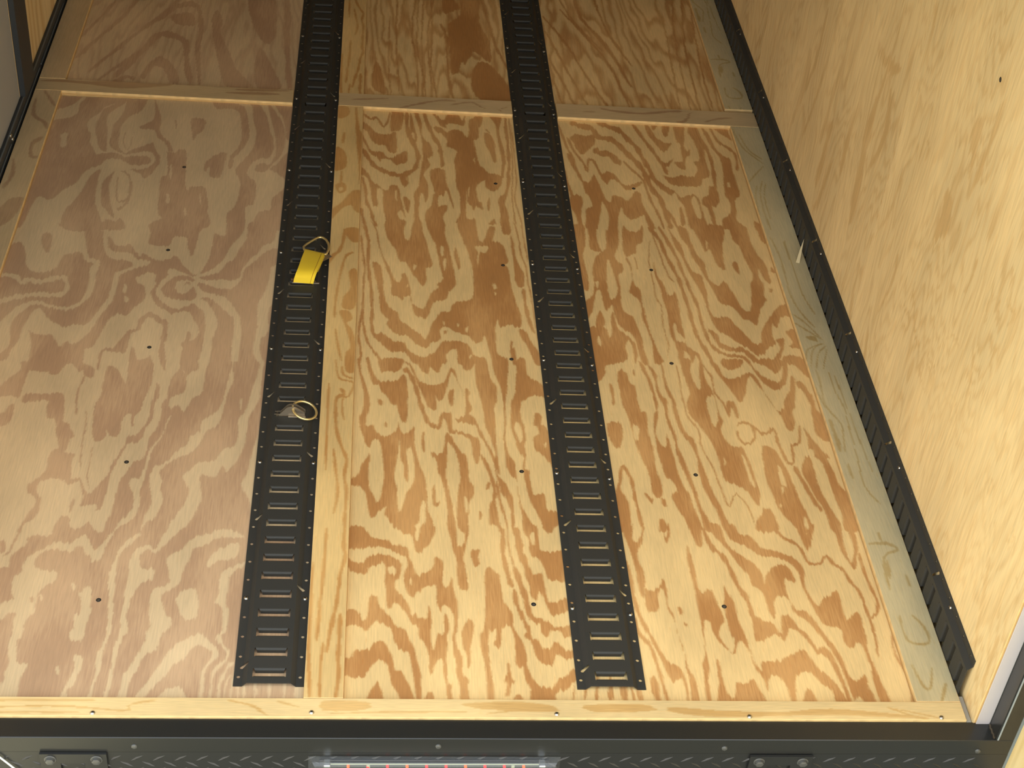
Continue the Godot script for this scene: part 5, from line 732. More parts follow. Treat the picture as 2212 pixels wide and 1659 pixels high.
# the right wall's own marks: long upright streaks, eyes and a knot
func grain_wall() -> Array:
	return [
		[[1450, 0, 2.903], [[18, 1170, 0, 1100, 300, 1000, 640, 930, 900], [15, 1240, 0, 1150, 330, 1080, 560], [0, 870, 300, 880, 380, 850, 520, 800, 640, 830, 450], [0, 1330, 200, 1310, 290, 1440, 420, 1390, 470, 1290, 330], [26, 1010, 760, 960, 950, 900, 1180], [22, 1180, 640, 1100, 900, 1060, 1100], [34, 1290, 620, 1230, 850, 1180, 1100, 1120, 1400], [26, 1380, 560, 1350, 820, 1250, 1050], [10, 1560, 980, 1600, 850, 1615, 930, 1590, 1010], [0, 1720, 1210, 1760, 1220, 1740, 1450, 1640, 1500, 1690, 1350], [0, 1900, 760, 1960, 740, 1940, 850, 1890, 1050, 1880, 900], [10, 1680, 0, 1620, 250, 1560, 450], [13, 1880, 200, 1770, 600, 1690, 1000], [11, 2000, 0, 1890, 420, 1800, 700], [26, 2100, 600, 2000, 900, 1900, 1150], [28, 2180, 900, 2080, 1250, 1990, 1500], [12, 1080, 0, 1000, 300, 900, 640, 820, 860], [14, 980, 60, 900, 400, 760, 760], [12, 700, 60, 640, 300, 600, 480], [16, 820, 560, 740, 820], [20, 1010, 1000, 930, 1240, 880, 1330], [12, 1470, 60, 1330, 520, 1270, 700], [12, 1450, 1080, 1380, 1300, 1260, 1500], [10, 1540, 500, 1560, 640, 1500, 820]]],
		[[1450, 550, 2.903], [[11, 1600, 600, 1650, 750, 1620, 880, 1570, 800, 1560, 680, 1600, 600], [9, 1600, 660, 1625, 750, 1600, 830], [10, 1520, 200, 1530, 500, 1560, 600], [10, 1690, 950, 1740, 880, 1790, 950, 1780, 1100, 1720, 1250], [9, 1720, 960, 1750, 930, 1755, 1060], [13, 1240, 450, 1200, 700], [13, 1300, 350, 1390, 150, 1420, 0], [11, 1450, 300, 1490, 380, 1480, 470, 1430, 450], [13, 1830, 250, 1900, 100, 1920, 0], [9, 1980, 420, 1985, 300, 2050, 260, 2060, 400], [10, 2100, 280, 2150, 400, 2100, 450], [13, 1690, 560, 1760, 500, 1800, 580], [20, 1500, 1000, 1440, 1200, 1400, 1400], [13, 1300, 700, 1260, 900], [18, 1620, 1100, 1560, 1300], [14, 2100, 1100, 2060, 1300], [9, 1960, 1560, 1970, 1430, 2010, 1400, 2020, 1520], [16, 1100, 100, 1050, 300], [12, 1180, 60, 1130, 300, 1110, 500], [14, 2050, 560, 1990, 700], [12, 1900, 620, 1850, 900, 1800, 1050], [9, 1680, 170, 1672, 215]]],
		[[1450, 1100, 2.903], [[11, 2120, 150, 2150, 170, 2160, 260, 2130, 260, 2110, 190, 2120, 150], [12, 2135, 190, 2148, 240], [18, 1900, 60, 1860, 200, 1800, 420], [20, 2000, 300, 1950, 600, 1900, 900], [11, 2165, 420, 2175, 500], [24, 2050, 800, 1950, 1100], [12, 1700, 100, 1640, 250], [14, 2090, 480, 2040, 700]]]]

# ---------------------------------------------------------------- slotted steel tie-down track, stamped from one sheet
const CROWN := 0.0112
const SHEET := 0.0020
const TRACK_LEN := 3.05
const SLOT_LEN := 0.0222

func track_height(u: float) -> float:
	var e := minf(u, TW - u)
	return lerpf(SHEET, CROWN, clampf((e - 0.0155) / 0.009, 0.0, 1.0))

# rectangle of the sheet (u across, s along) less a hole, triangulated; hole walls drop by the sheet's thickness
func sheet_patch(st: SurfaceTool, u0: float, u1: float, s0: float, s1: float, hole: PackedVector2Array) -> void:
	var cu := (u0 + u1) * 0.5
	var n := Vector3.UP
	var ha := track_height(u0)
	var hb := track_height(u1)
	if absf(hb - ha) > 1e-5:
		n = Vector3(-(hb - ha), u1 - u0, 0).normalized()
	var halves := [[u0, u1]]
	if hole.size() > 0 and u1 - u0 > 0.012:
		var c := Vector2.ZERO
		for p in hole:
			c += p
		cu = c.x / hole.size()
		if cu > u0 and cu < u1:
			halves = [[u0, cu], [cu, u1]]
	for hv in halves:
		var rect := PackedVector2Array([Vector2(hv[0], s0), Vector2(hv[1], s0), Vector2(hv[1], s1), Vector2(hv[0], s1)])
		var polys := [rect]
		if hole.size() > 0:
			polys = Geometry2D.clip_polygons(rect, hole)
		for pl in polys:
			var idx := Geometry2D.triangulate_polygon(pl)
			for k in range(0, idx.size(), 3):
				var v := []
				for q in 3:
					var p: Vector2 = pl[idx[k + q]]
					v.append(Vector3(p.x, track_height(p.x), -p.y))
				tri(st, v[0], v[1], v[2], n)

func hole_walls(st: SurfaceTool, hole: PackedVector2Array) -> void:
	var c := Vector2.ZERO
	for p in hole:
		c += p
	c /= hole.size()
	for k in hole.size():
		var p := hole[k]
		var q := hole[(k + 1) % hole.size()]
		var m := c - (p + q) * 0.5
		var d := q - p
		var e := Vector2(d.y, -d.x).normalized()
		if e.dot(m) < 0:
			e = -e
		var a := Vector3(p.x, track_height(p.x), -p.y)
		var b := Vector3(q.x, track_height(q.x), -q.y)
		var dn := Vector3(0, -SHEET + 0.0004, 0)
		quad(st, a, b, b + dn, a + dn, Vector3(e.x, 0, -e.y))

func round_hole(c: Vector2, r: float) -> PackedVector2Array:
	var p := PackedVector2Array()
	for k in 10:
		p.append(c + Vector2(cos(TAU * k / 10 + 0.1), sin(TAU * k / 10 + 0.1)) * r)
	return p

func oval_hole(a: Vector2, b: Vector2, r: float) -> PackedVector2Array:
	var d := (b - a).angle()
	var p := PackedVector2Array()
	for k in 6:
		p.append(b + Vector2.from_angle(d - PI / 2 + PI * k / 5.0) * r)
	for k in 6:
		p.append(a + Vector2.from_angle(d + PI / 2 + PI * k / 5.0) * r)
	return p

func slot_hole(s: float) -> PackedVector2Array:
	var p := PackedVector2Array()
	var r := 0.0025
	for q in [[0.0935 - r, s + r, -PI / 2], [0.0935 - r, s + SLOT_LEN - r, 0.0], [0.0335 + r, s + SLOT_LEN - r, PI / 2], [0.0335 + r, s + r, PI]]:
		for k in 3:
			p.append(Vector2(q[0], q[1]) + Vector2.from_angle(q[2] + k * PI / 4) * r)
	return p

func make_track_mesh() -> ArrayMesh:
	var st := begin()
	var none := PackedVector2Array()
	var rows := int((TRACK_LEN - 0.01) / PITCH)
	# crown with its slots and their rolled lips
	var s := 0.0
	for r in rows:
		var sr := -ROW0 + r * PITCH
		var s1 := sr - 0.012 + PITCH
		var hole := slot_hole(sr)
		if r == rows - 1:
			s1 = TRACK_LEN
		sheet_patch(st, 0.0245, TW - 0.0245, s, s1, hole)
		hole_walls(st, hole)
		s = s1
		for side in 2:
			var rad := 0.0045
			var prev := []
			for k in 6:
				var ang := PI / 2 * minf(k, 4) / 4.0
				var z := rad * sin(ang)
				var y := CROWN - rad + rad * cos(ang)
				if k == 5:
					y = 0.0012
				var sz := (sr + SLOT_LEN - z) if side == 0 else (sr + z)
				var nz := sin(ang) * (1.0 if side == 0 else -1.0)
				var inset := 0.0012 + 0.0032 * minf(k, 4) / 4.0
				var cur := [Vector3(0.0335 + inset, y, -sz), Vector3(0.0935 - inset, y, -sz), Vector3(0, cos(ang), nz).normalized()]
				if k > 0:
					squad(st, [prev[0], prev[1], cur[1], cur[0]], [prev[2], prev[2], cur[2], cur[2]])
				prev = cur
	# flanges and ramps, round holes by every slot, slanted holes every fourth row on alternating sides
	for side in 2:
		s = 0.0
		for r in rows:
			var sh := -ROW0 + r * PITCH + 0.008
			var e0 := sh + 0.3 * PITCH
			var e1 := sh + 0.7 * PITCH
			if r == rows - 1:
				e1 = TRACK_LEN
			var u_hole := 0.0082 if side == 0 else TW - 0.0082
			var hole := round_hole(Vector2(u_hole, sh), 0.0033)
			var fl := [0.0, 0.0155] if side == 0 else [TW - 0.0155, TW]
			var rp := [0.0155, 0.0245] if side == 0 else [TW - 0.0245, TW - 0.0155]
			sheet_patch(st, fl[0], fl[1], s, e0, hole)
			hole_walls(st, hole)
			sheet_patch(st, rp[0], rp[1], s, e0, none)
			var ov := none
			if r % 8 == (0 if side == 0 else 4):
				var sc := sh + 0.5 * PITCH
				ov = oval_hole(Vector2(0.0125, sc - 0.003), Vector2(0.0228, sc + 0.003), 0.0033)
				if side == 1:
					ov = oval_hole(Vector2(TW - 0.0125, sc - 0.003), Vector2(TW - 0.0228, sc + 0.003), 0.0033)
				hole_walls(st, ov)
			sheet_patch(st, fl[0], fl[1], e0, e1, ov)
			sheet_patch(st, rp[0], rp[1], e0, e1, ov)
			s = e1
	# cut edges
	var us := [0.0, 0.0155, 0.0245, TW - 0.0245, TW - 0.0155, TW]
	for k in 5:
		var a := Vector3(us[k], track_height(us[k]), 0)
		var b := Vector3(us[k + 1], track_height(us[k + 1]), 0)
		var dn := Vector3(0, -SHEET, 0)
		quad(st, a, b, b + dn, a + dn, Vector3.BACK)
		quad(st, a + Vector3(0, 0, -TRACK_LEN), b + Vector3(0, 0, -TRACK_LEN), b + dn + Vector3(0, 0, -TRACK_LEN), a + dn + Vector3(0, 0, -TRACK_LEN), Vector3.FORWARD)
	for u in [0.0, TW]:
		quad(st, Vector3(u, 0, 0), Vector3(u, 0, -TRACK_LEN), Vector3(u, SHEET, -TRACK_LEN), Vector3(u, SHEET, 0), Vector3(-1 if u == 0.0 else 1, 0, 0))
	return st.commit()

func make_track(label: String, at: Vector3, rot: Basis, screws: Array) -> Node3D:
	var t := thing("tie_down_track", label, "cargo track", at, "slotted tie-down tracks")
	t.basis = rot
	part(t, "channel", M.track_mesh, M.track)
	for p in screws:
		part(t, "screw", M.pan_screw, null, Vector3(p.x, SHEET, p.y), Basis(Vector3.UP, p.x * 91.0 + p.y * 37.0))
	return t

# domed screw; thin dark bars on the head draw its cross recess
func make_pan_screw() -> ArrayMesh:
	var mesh := ArrayMesh.new()
	var st := begin()
	add_lathe(st, [Vector2(0.0, 0.0030), Vector2(0.002, 0.0028), Vector2(0.0036, 0.0020), Vector2(0.0045, 0.0008), Vector2(0.0047, 0.0)], 14)
	st.set_material(M.zinc)
	st.commit(mesh)
	st = begin()
	for k in 2:
		var w := Vector3(0.0018, 0.0002, 0.0005) if k == 0 else Vector3(0.0005, 0.0002, 0.0018)
		add_box(st, Vector3(0, 0.0029, 0) - w, Vector3(0, 0.0029, 0) + w)
	st.set_material(M.dark_metal)
	st.commit(mesh)
	return mesh

# countersunk floor screw: dark pulled-in rim and a dished head
func make_floor_screw() -> ArrayMesh:
	var mesh := ArrayMesh.new()
	var st := begin()
	add_lathe(st, [Vector2(0.0031, 0.0002), Vector2(0.0044, 0.0005), Vector2(0.0050, 0.0)], 14)
	st.set_material(M.dark_metal)
	st.commit(mesh)
	st = begin()
	add_lathe(st, [Vector2(0.0, 0.0005), Vector2(0.0012, 0.0005), Vector2(0.0031, 0.0002)], 14)
	st.set_material(M.screw_grey)
	st.commit(mesh)
	return mesh

# floor sheet with its screws
func floor_sheet(parent: Node3D, called: String, corners: Array, y0: float, y1: float, face: Material, uvrect: Rect2, screws: Array, smesh: Mesh) -> MeshInstance3D:
	var o := part(parent, called, ply_piece(corners, y0, y1, face, uvrect))
	for p in screws:
		part(o, "screw", smesh, null, Vector3(p.x, y1, p.y), Basis(Vector3.UP, p.x * 57.0 + p.y * 31.0))
	return o

func build_materials() -> void:
	M.track = mat(Color(0.215, 0.212, 0.195), 0.55, 0.0, 0.4)
	M.sill = mat(Color(0.15, 0.15, 0.14), 0.28)
	M.diamond = mat(Color(0.15, 0.15, 0.145), 0.30)
	M.dark_metal = mat(Color(0.08, 0.08, 0.08), 0.6)
	M.painted = mat(Color(0.30, 0.30, 0.285), 0.25)
	M.zinc = mat(Color(0.75, 0.74, 0.70), 0.3, 1.0)
	M.screw_grey = mat(Color(0.45, 0.44, 0.42), 0.45, 0.8)
	M.galv = mat(Color(0.66, 0.61, 0.53), 0.45, 0.85)
	M.brass = mat(Color(0.90, 0.82, 0.58), 0.3, 0.75)
	M.silver = mat(Color(0.80, 0.77, 0.76), 0.5, 0.2)
	M.grey_line = mat(Color(0.55, 0.58, 0.58), 0.5)
	M.sealant = mat(Color(0.62, 0.60, 0.55), 0.8)
	M.subfloor = mat(Color(0.50, 0.44, 0.34), 0.85)
	M.concrete = mat(Color(0.43, 0.43, 0.37), 0.9)  # olive grey, kept dark so little light bounces inside
	M.slate = mat(Color(0.17, 0.185, 0.195), 0.5)
	M.slate_highlight = mat(Color(0.36, 0.38, 0.38), 0.45)  # paler tone puts edge highlights into the colour of the rail's lip and beads
	M.grey_panel = mat(Color(0.63, 0.625, 0.60), 0.55)
	M.weld = mat(Color(0.30, 0.26, 0.20), 0.5, 0.3)
	M.rusty = mat(Color(0.46, 0.36, 0.27), 0.5, 0.6)
	M.splinter = mat(Color(0.86, 0.78, 0.60), 0.85)
	M.lamp_back = mat(Color(0.16, 0.15, 0.15), 0.4)
	M.board = mat(Color(0.22, 0.23, 0.18), 0.5)
	M.board_edge = mat(Color(0.60, 0.62, 0.50), 0.45)
	M.led = mat(Color(0.95, 0.10, 0.10), 0.2)
	M.led.emission_enabled = true
	M.led.emission = Color(1.0, 0.12, 0.12)
	M.led.emission_energy_multiplier = 0.35
	M.led_orange = mat(Color(0.98, 0.28, 0.08), 0.2)
	M.led_orange.emission_enabled = true
	M.led_orange.emission = Color(1.0, 0.32, 0.10)
	M.led_orange.emission_energy_multiplier = 0.45
	M.chrome = mat(Color(0.86, 0.87, 0.86), 0.15, 1.0)
	M.clear = mat(Color(0.92, 0.94, 0.94, 0.06), 0.05)
	M.clear.transparency = BaseMaterial3D.TRANSPARENCY_ALPHA
	M.white_cord = mat(Color(0.90, 0.91, 0.88), 0.6)
	M.ceiling = mat(Color(0.40, 0.37, 0.33), 0.7)  # darkened so less bounced light fills the deep interior
	M.yellow = mat(Color(0.93, 0.80, 0.16), 0.8)
	M.yellow.rim_enabled = true
	M.yellow.rim = 0.3
	M.stitch = mat(Color(0.62, 0.42, 0.10), 0.85)
	# cut plywood edge: pale face plies between thin darker crossbands
	var pe := Image.create_empty(64, 32, false, Image.FORMAT_RGB8)
	var nb := noise_bytes(64, 32, 8, 1, 0.3, 3)
	for j in 32:
		for i in 64:
			var band := [0.0, 0.55, 0.0, 0.55, 0.1][mini(4, j * 5 / 32)] as float
			var g := 1.0 + (nb[j * 64 + i] - 128) / 128.0 * 0.12
			pe.set_pixel(i, j, Color(0.88 - 0.16 * band, 0.75 - 0.20 * band, 0.52 - 0.20 * band) * g)
	M.ply_edge = wood_mat(ImageTexture.create_from_image(pe), 0.75)
	M.ply_edge.texture_repeat = true
	M.pan_screw = make_pan_screw()
	M.floor_screw = make_floor_screw()
	var bs := ArrayMesh.new()
	var st := begin()
	add_lathe(st, [Vector2(0.0, 0.0034), Vector2(0.003, 0.0032), Vector2(0.0048, 0.0022), Vector2(0.0054, 0.001), Vector2(0.0056, 0.0002)], 16)
	st.set_material(M.painted)
	st.commit(bs)
	M.black_screw = bs
	# carriage bolt: washer and hexagonal head
	var bm := ArrayMesh.new()
	st = begin()
	add_lathe(st, [Vector2(0.0, 0.0016), Vector2(0.0095, 0.0016), Vector2(0.0105, 0.0008), Vector2(0.0105, 0.0)], 18)
	add_lathe(st, [Vector2(0.0, 0.0078), Vector2(0.0050, 0.0074), Vector2(0.0078, 0.0062), Vector2(0.0082, 0.0016)], 6)
	st.set_material(M.painted)
	st.commit(bm)
	M.bolt = bm
	M.track_mesh = make_track_mesh()

func sheet_material(x0: float, x1: float, z0: float, z1: float, res: float, h: float, traces: Array, pale: Color, dark: Color, sd: int, across := false, lines := 0.0) -> StandardMaterial3D:
	var w := int((x1 - x0) / res)
	var hh := int((z1 - z0) / res)
	var img := Image.create_empty(w, hh, false, Image.FORMAT_L8)
	var plane := func(px: float, py: float) -> Vector3: return on_y(px, py, h)
	var to_px := func(p: Vector3) -> Vector2: return Vector2((p.x - x0) / res, (p.z - z0) / res)
	for pass_no in 2:
		for t in traces:
			trace_into(img, t[0], t[1], plane, to_px, pass_no == 0)
	if lines > 0.0:
		# closely set growth rings between the read bands
		var a := img.get_data()
		var m := band_mask(w, hh, sd + 400, 9.0, 6.0, 22.0, 0.10, 0.03).get_data()
		for i in a.size():
			a[i] = maxi(a[i], int(m[i] * lines))
		img = Image.create_from_data(w, hh, false, Image.FORMAT_L8, a)
	return wood_mat(wood_texture(img, pale, dark, sd, 2.5 if x1 - x0 > 0.5 and not across else 1.2, 6.5 if x1 - x0 > 0.5 else 2.5, 0.05, 0.06, 0.75, across))

func build_floor() -> void:
	var f := setting("floor", "plywood trailer floor of recessed sheets framed by raised plywood strips")
	part(f, "subfloor", box_mesh(Vector3(WALL_L - 0.02, -0.06, -4.22), Vector3(WALL_R + 0.02, -0.0185, Z_SILL - 0.001)), M.subfloor)
	var y0 := -0.018
	var zc0 := -2.0898
	# near sheets
	var lx0 := -0.8393
	var lx1 := -0.0725
	var rx0 := -0.002
	var rx1 := 1.048
	var zn := -2.10
	var zf := 0.035
	var pale_l := Color(0.835, 0.735, 0.575)
	var dark_l := Color(0.745, 0.61, 0.475)
	var pale_r := Color(0.905, 0.780, 0.545)
	var dark_r := Color(0.750, 0.545, 0.325)
	var m_l := sheet_material(lx0, lx1, zn, zf, 0.00125, 0.0, grain_left(), pale_l, dark_l, 11)
	floor_sheet(f, "plywood_sheet", rect_corners(lx0, lx1, zn, zf), y0, 0.0, m_l, Rect2(lx0, zn, lx1 - lx0, zf - zn), [Vector2(-0.4645, -0.2057), Vector2(-0.4635, -0.5914), Vector2(-0.4635, -0.9772), Vector2(-0.4649, -1.364), Vector2(-0.4657, -1.7493)], M.floor_screw)
	var m_r := sheet_material(rx0, rx1, zn, zf, 0.00125, 0.0, grain_right(), pale_r, dark_r, 23)
	var sc := []
	for z in [-0.2075, -0.586, -0.968, -1.344, -1.724]:
		sc.append(Vector2(0.356, z))
		sc.append(Vector2(0.729, z))
	floor_sheet(f, "plywood_sheet", rect_corners(rx0, rx1, zn, zf), y0, 0.0, m_r, Rect2(rx0, zn, rx1 - rx0, zf - zn), sc, M.floor_screw)
	# far sheets beyond the cross strip
	var ze := -4.20
	var fz := -2.14
	var m_fl := sheet_material(lx0, lx1, -3.0, fz, 0.0016, 0.0, grain_far_left(), pale_l, dark_l, 31, false, 0.6)
	var m_fr := sheet_material(rx0, rx1, -3.0, fz, 0.0016, 0.0, grain_far_right(), pale_r, dark_r, 37, false, 0.75)
	floor_sheet(f, "plywood_sheet", rect_corners(lx0, lx1, -3.0, fz), y0, 0.0, m_fl, Rect2(lx0, -3.0, lx1 - lx0, fz + 3.0), [], M.floor_screw)
	floor_sheet(f, "plywood_sheet", rect_corners(rx0, rx1, -3.0, fz), y0, 0.0, m_fr, Rect2(rx0, -3.0, rx1 - rx0, fz + 3.0), [], M.floor_screw)
	floor_sheet(f, "plywood_sheet", rect_corners(lx0, rx1, ze, -3.0005), y0, 0.0, m_fr, Rect2(lx0, ze, rx1 - lx0, 1.2), [], M.floor_screw)
	# raised strips: long ones run front to back, cross ones butt between them
	var m_sl := sheet_material(STRIP_L, lx0, -2.3, zf, 0.0016, T, grain_strip_left(), Color(0.80, 0.695, 0.525), Color(0.70, 0.565, 0.42), 41)
	var m_sm := sheet_material(lx1, rx0, -2.3, zf, 0.0014, T, grain_strip_middle(), Color(0.875, 0.745, 0.50), Color(0.775, 0.575, 0.33), 43)
	var m_sr := sheet_material(rx1, STRIP_R, -2.3, zf, 0.0014, T, grain_strip_right(), Color(0.79, 0.725, 0.555), Color(0.70, 0.59, 0.375), 47)
	var long := [[STRIP_L, lx0, m_sl], [lx1, rx0, m_sm], [rx1, STRIP_R, m_sr]]
	for l in long:
		var za: float = zc0 + 0.0251 * (l[0] + 0.04)
		var zb: float = zc0 + 0.0251 * (l[1] + 0.04)
		floor_sheet(f, "raised_strip", [Vector3(l[0], 0, za + 0.001), Vector3(l[1], 0, zb + 0.001), Vector3(l[1], 0, zf - 0.0008), Vector3(l[0], 0, zf - 0.0008)], y0, T, l[2], Rect2(l[0], -2.3, l[1] - l[0], zf + 2.3), [], M.floor_screw)
		floor_sheet(f, "raised_strip", rect_corners(l[0], l[1], ze, -2.178 if l[0] < -0.5 else -2.16), y0, T, l[2], Rect2(l[0], ze, l[1] - l[0], ze * -1 - 2.1), [], M.floor_screw)
	# cross strip, cut where the two tracks pass
	var m_c := sheet_material(STRIP_L, STRIP_R, -2.19, -2.05, 0.0014, T, grain_cross(), Color(0.80, 0.70, 0.525), Color(0.69, 0.555, 0.40), 53, true)
	var cuts := [[STRIP_L, X_TL - 0.001], [X_TL + TW + 0.001, X_TR - 0.001], [X_TR + TW + 0.001, STRIP_R]]
	for c in cuts:
		var n0: float = zc0 + 0.0251 * (c[0] + 0.04)
		var n1: float = zc0 + 0.0251 * (c[1] + 0.04)
		var f0 := -2.1612 + 0.0165 * float(c[0])
		var f1 := -2.1612 + 0.0165 * float(c[1])
		floor_sheet(f, "cross_strip", [Vector3(c[0], 0, f0), Vector3(c[1], 0, f1), Vector3(c[1], 0, n1), Vector3(c[0], 0, n0)], y0, T, m_c, Rect2(STRIP_L, -2.19, STRIP_R - STRIP_L, 0.14), [], M.floor_screw)
	part(f, "sealant", box_mesh(Vector3(STRIP_R + 0.0006, -0.018, 0.016), Vector3(WALL_R - 0.0004, 0.006, Z_SILL - 0.0005), 0.0015), M.sealant)
	# front strip along the sill with its five screws
	var m_f := sheet_material(STRIP_L, STRIP_R, zf, Z_SILL, 0.0011, T, grain_front(), Color(0.875, 0.765, 0.545), Color(0.805, 0.65, 0.405), 59, true)
	floor_sheet(f, "front_strip", rect_corners(STRIP_L, STRIP_R, zf, Z_SILL), y0, T, m_f, Rect2(STRIP_L, zf, STRIP_R - STRIP_L, Z_SILL - zf), [Vector2(-0.434, 0.0705), Vector2(-0.0567, 0.067), Vector2(0.378, 0.068), Vector2(0.728, 0.0715), Vector2(1.0848, 0.0715)], M.pan_screw)

# upright sheet against a side wall: face in the plane x = X, uv from (z, y)
func wall_sheet(parent: Node3D, called: String, X: float, side: float, z0: float, z1: float, y0: float, y1: float, face: Material) -> MeshInstance3D:
	var mesh := ArrayMesh.new()
	var st := begin()
	quad(st, Vector3(X, y0, z0), Vector3(X, y0, z1), Vector3(X, y1, z1), Vector3(X, y1, z0), Vector3(-side, 0, 0), Vector2(0, 1), Vector2(1, 1), Vector2(1, 0), Vector2(0, 0))
	st.set_material(face)
	st.commit(mesh)
	st = begin()
	var b := X + side * 0.012
	quad(st, Vector3(b, y0, z0), Vector3(b, y0, z1), Vector3(b, y1, z1), Vector3(b, y1, z0), Vector3(side, 0, 0))
	for z in [z0, z1]:
		quad(st, Vector3(X, y0, z), Vector3(b, y0, z), Vector3(b, y1, z), Vector3(X, y1, z), Vector3(0, 0, -1 if z == z0 else 1), Vector2(0, 0), Vector2(0, 1), Vector2(18, 1), Vector2(18, 0))
	for y in [y0, y1]:
		quad(st, Vector3(X, y, z0), Vector3(b, y, z0), Vector3(b, y, z1), Vector3(X, y, z1), Vector3(0, -1 if y == y0 else 1, 0))
	st.set_material(M.ply_edge)
	st.commit(mesh)
	return part(parent, called, mesh)

func build_shell() -> void:
	var top := 2.05
	var front := -4.20
	var wr := setting("wall_right", "pale plywood side wall with fine upright grain")
	var seams := [0.0798, -1.015, -2.235, -3.455, front]
	for k in 4:
		var w := 520
		var h := 1000
		var mask := band_mask(w, h, 70 + k, 11.0, 4.0, 4.0, 0.14, 0.055)
		if k < 2:
			var zf: float = seams[k + 1]
			var zn: float = seams[k]
			var marks := Image.create_empty(w, h, false, Image.FORMAT_L8)
			var plane := func(px: float, py: float) -> Vector3: return on_x(px, py, WALL_R)
			var to_px := func(p: Vector3) -> Vector2: return Vector2((p.z - zf) / (zn - zf) * w, (top - p.y) / (top + 0.018) * h)
			for t in grain_wall():
				trace_into(marks, t[0], t[1], plane, to_px)
			var a := mask.get_data()
			var m := marks.get_data()
			for i in a.size():
				a[i] = maxi(int(a[i] * 0.62), int(m[i] * 0.85))
			mask = Image.create_from_data(w, h, false, Image.FORMAT_L8, a)
		var tex := wood_texture(mask, Color(0.92, 0.815, 0.60), Color(0.85, 0.705, 0.475), 170 + k, 2.5, 9.0, 0.055, 0.05, 0.5)
		var sh := wall_sheet(wr, "plywood_panel", WALL_R, 1.0, seams[k + 1] + 0.0008, seams[k] - 0.0008, -0.018, top, wood_mat(tex))
		if k == 0:
			part(sh, "screw", M.floor_screw, null, on_x(2161, 172, WALL_R), Basis(Vector3.BACK, PI / 2))
	part(wr, "outer_skin", box_mesh(Vector3(WALL_R + 0.0135, -0.10, front - 0.02), Vector3(WALL_R + 0.032, top + 0.04, 0.0795)), M.sill)
	var wl := setting("wall_left", "plywood side wall carrying a black upright jamb")
	var mask_l := band_mask(300, 400, 91, 7.0, 5.0, 3.0)
	var tex_l := wood_texture(mask_l, Color(0.92, 0.815, 0.60), Color(0.85, 0.705, 0.475), 191, 2.5, 9.0, 0.055, 0.05, 0.5)
	var seams_l := [0.0798, -1.05, -1.981, -3.20, front]
	for k in 4:
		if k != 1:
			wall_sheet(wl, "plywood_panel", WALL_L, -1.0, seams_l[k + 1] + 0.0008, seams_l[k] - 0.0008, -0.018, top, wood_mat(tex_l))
	# smooth grey panel set flush in the left wall
	var sd := setting("left_panel_2", "smooth grey panel set in the left wall beside the black jamb")
	part(sd, "leaf", box_mesh(Vector3(WALL_L - 0.012, -0.018, -1.980), Vector3(WALL_L, top - 0.002, -1.0515), 0.001), M.grey_panel)
	part(wl, "outer_skin", box_mesh(Vector3(WALL_L - 0.032, -0.10, front - 0.02), Vector3(WALL_L - 0.0135, top + 0.04, 0.0795)), M.sill)
	var wf := setting("wall_front", "plywood front wall at the far end")
	part(wf, "plywood_panel", box_mesh(Vector3(WALL_L, -0.018, front - 0.02), Vector3(WALL_R, top, front - 0.001)), M.subfloor)
	var ce := setting("ceiling", "trailer ceiling, toned dark to hold back bounced light")
	part(ce, "roof_panel", box_mesh(Vector3(WALL_L - 0.03, top + 0.001, front - 0.02), Vector3(WALL_R + 0.03, top + 0.04, 0.0795)), M.ceiling)
	var gr := setting("ground", "dull concrete ground outside, toned down to curb bounced light")
	part(gr, "slab", box_mesh(Vector3(-14, -0.75, -14), Vector3(14, -0.60, 14)), M.concrete)

func tread_bars(x0: float, x1: float, y0: float, y1: float, z: float) -> ArrayMesh:
	var st := begin()
	var px := 0.0374
	var rows := int((y1 - y0) / 0.0165)
	for r in rows:
		var y := y1 - 0.013 - r * 0.0165
		var odd := r % 2
		for k in int((x1 - x0) / px):
			var c := Vector3(x0 + 0.02 + k * px + odd * px * 0.5, y, z)
			var ang := deg_to_rad(33.0 if odd == 0 else -33.0)
			var a := Vector3(cos(ang), sin(ang), 0)
			var b := Vector3(-sin(ang), cos(ang), 0)
			var e0 := c - a * 0.0135
			var e1 := c + a * 0.0135
			var s0 := c - b * 0.0030
			var s1 := c + b * 0.0030
			var t0 := c - a * 0.007 + Vector3(0, 0, 0.0016)
			var t1 := c + a * 0.007 + Vector3(0, 0, 0.0016)
			var nu := (b + Vector3(0, 0, 1.4)).normalized()
			var nd := (-b + Vector3(0, 0, 1.4)).normalized()
			tri(st, e0, s1, t0, nu)
			tri(st, s1, t1, t0, nu)
			tri(st, s1, e1, t1, nu)
			tri(st, e0, s0, t0, nd)
			tri(st, s0, t1, t0, nd)
			tri(st, s0, e1, t1, nd)
	return st.commit()

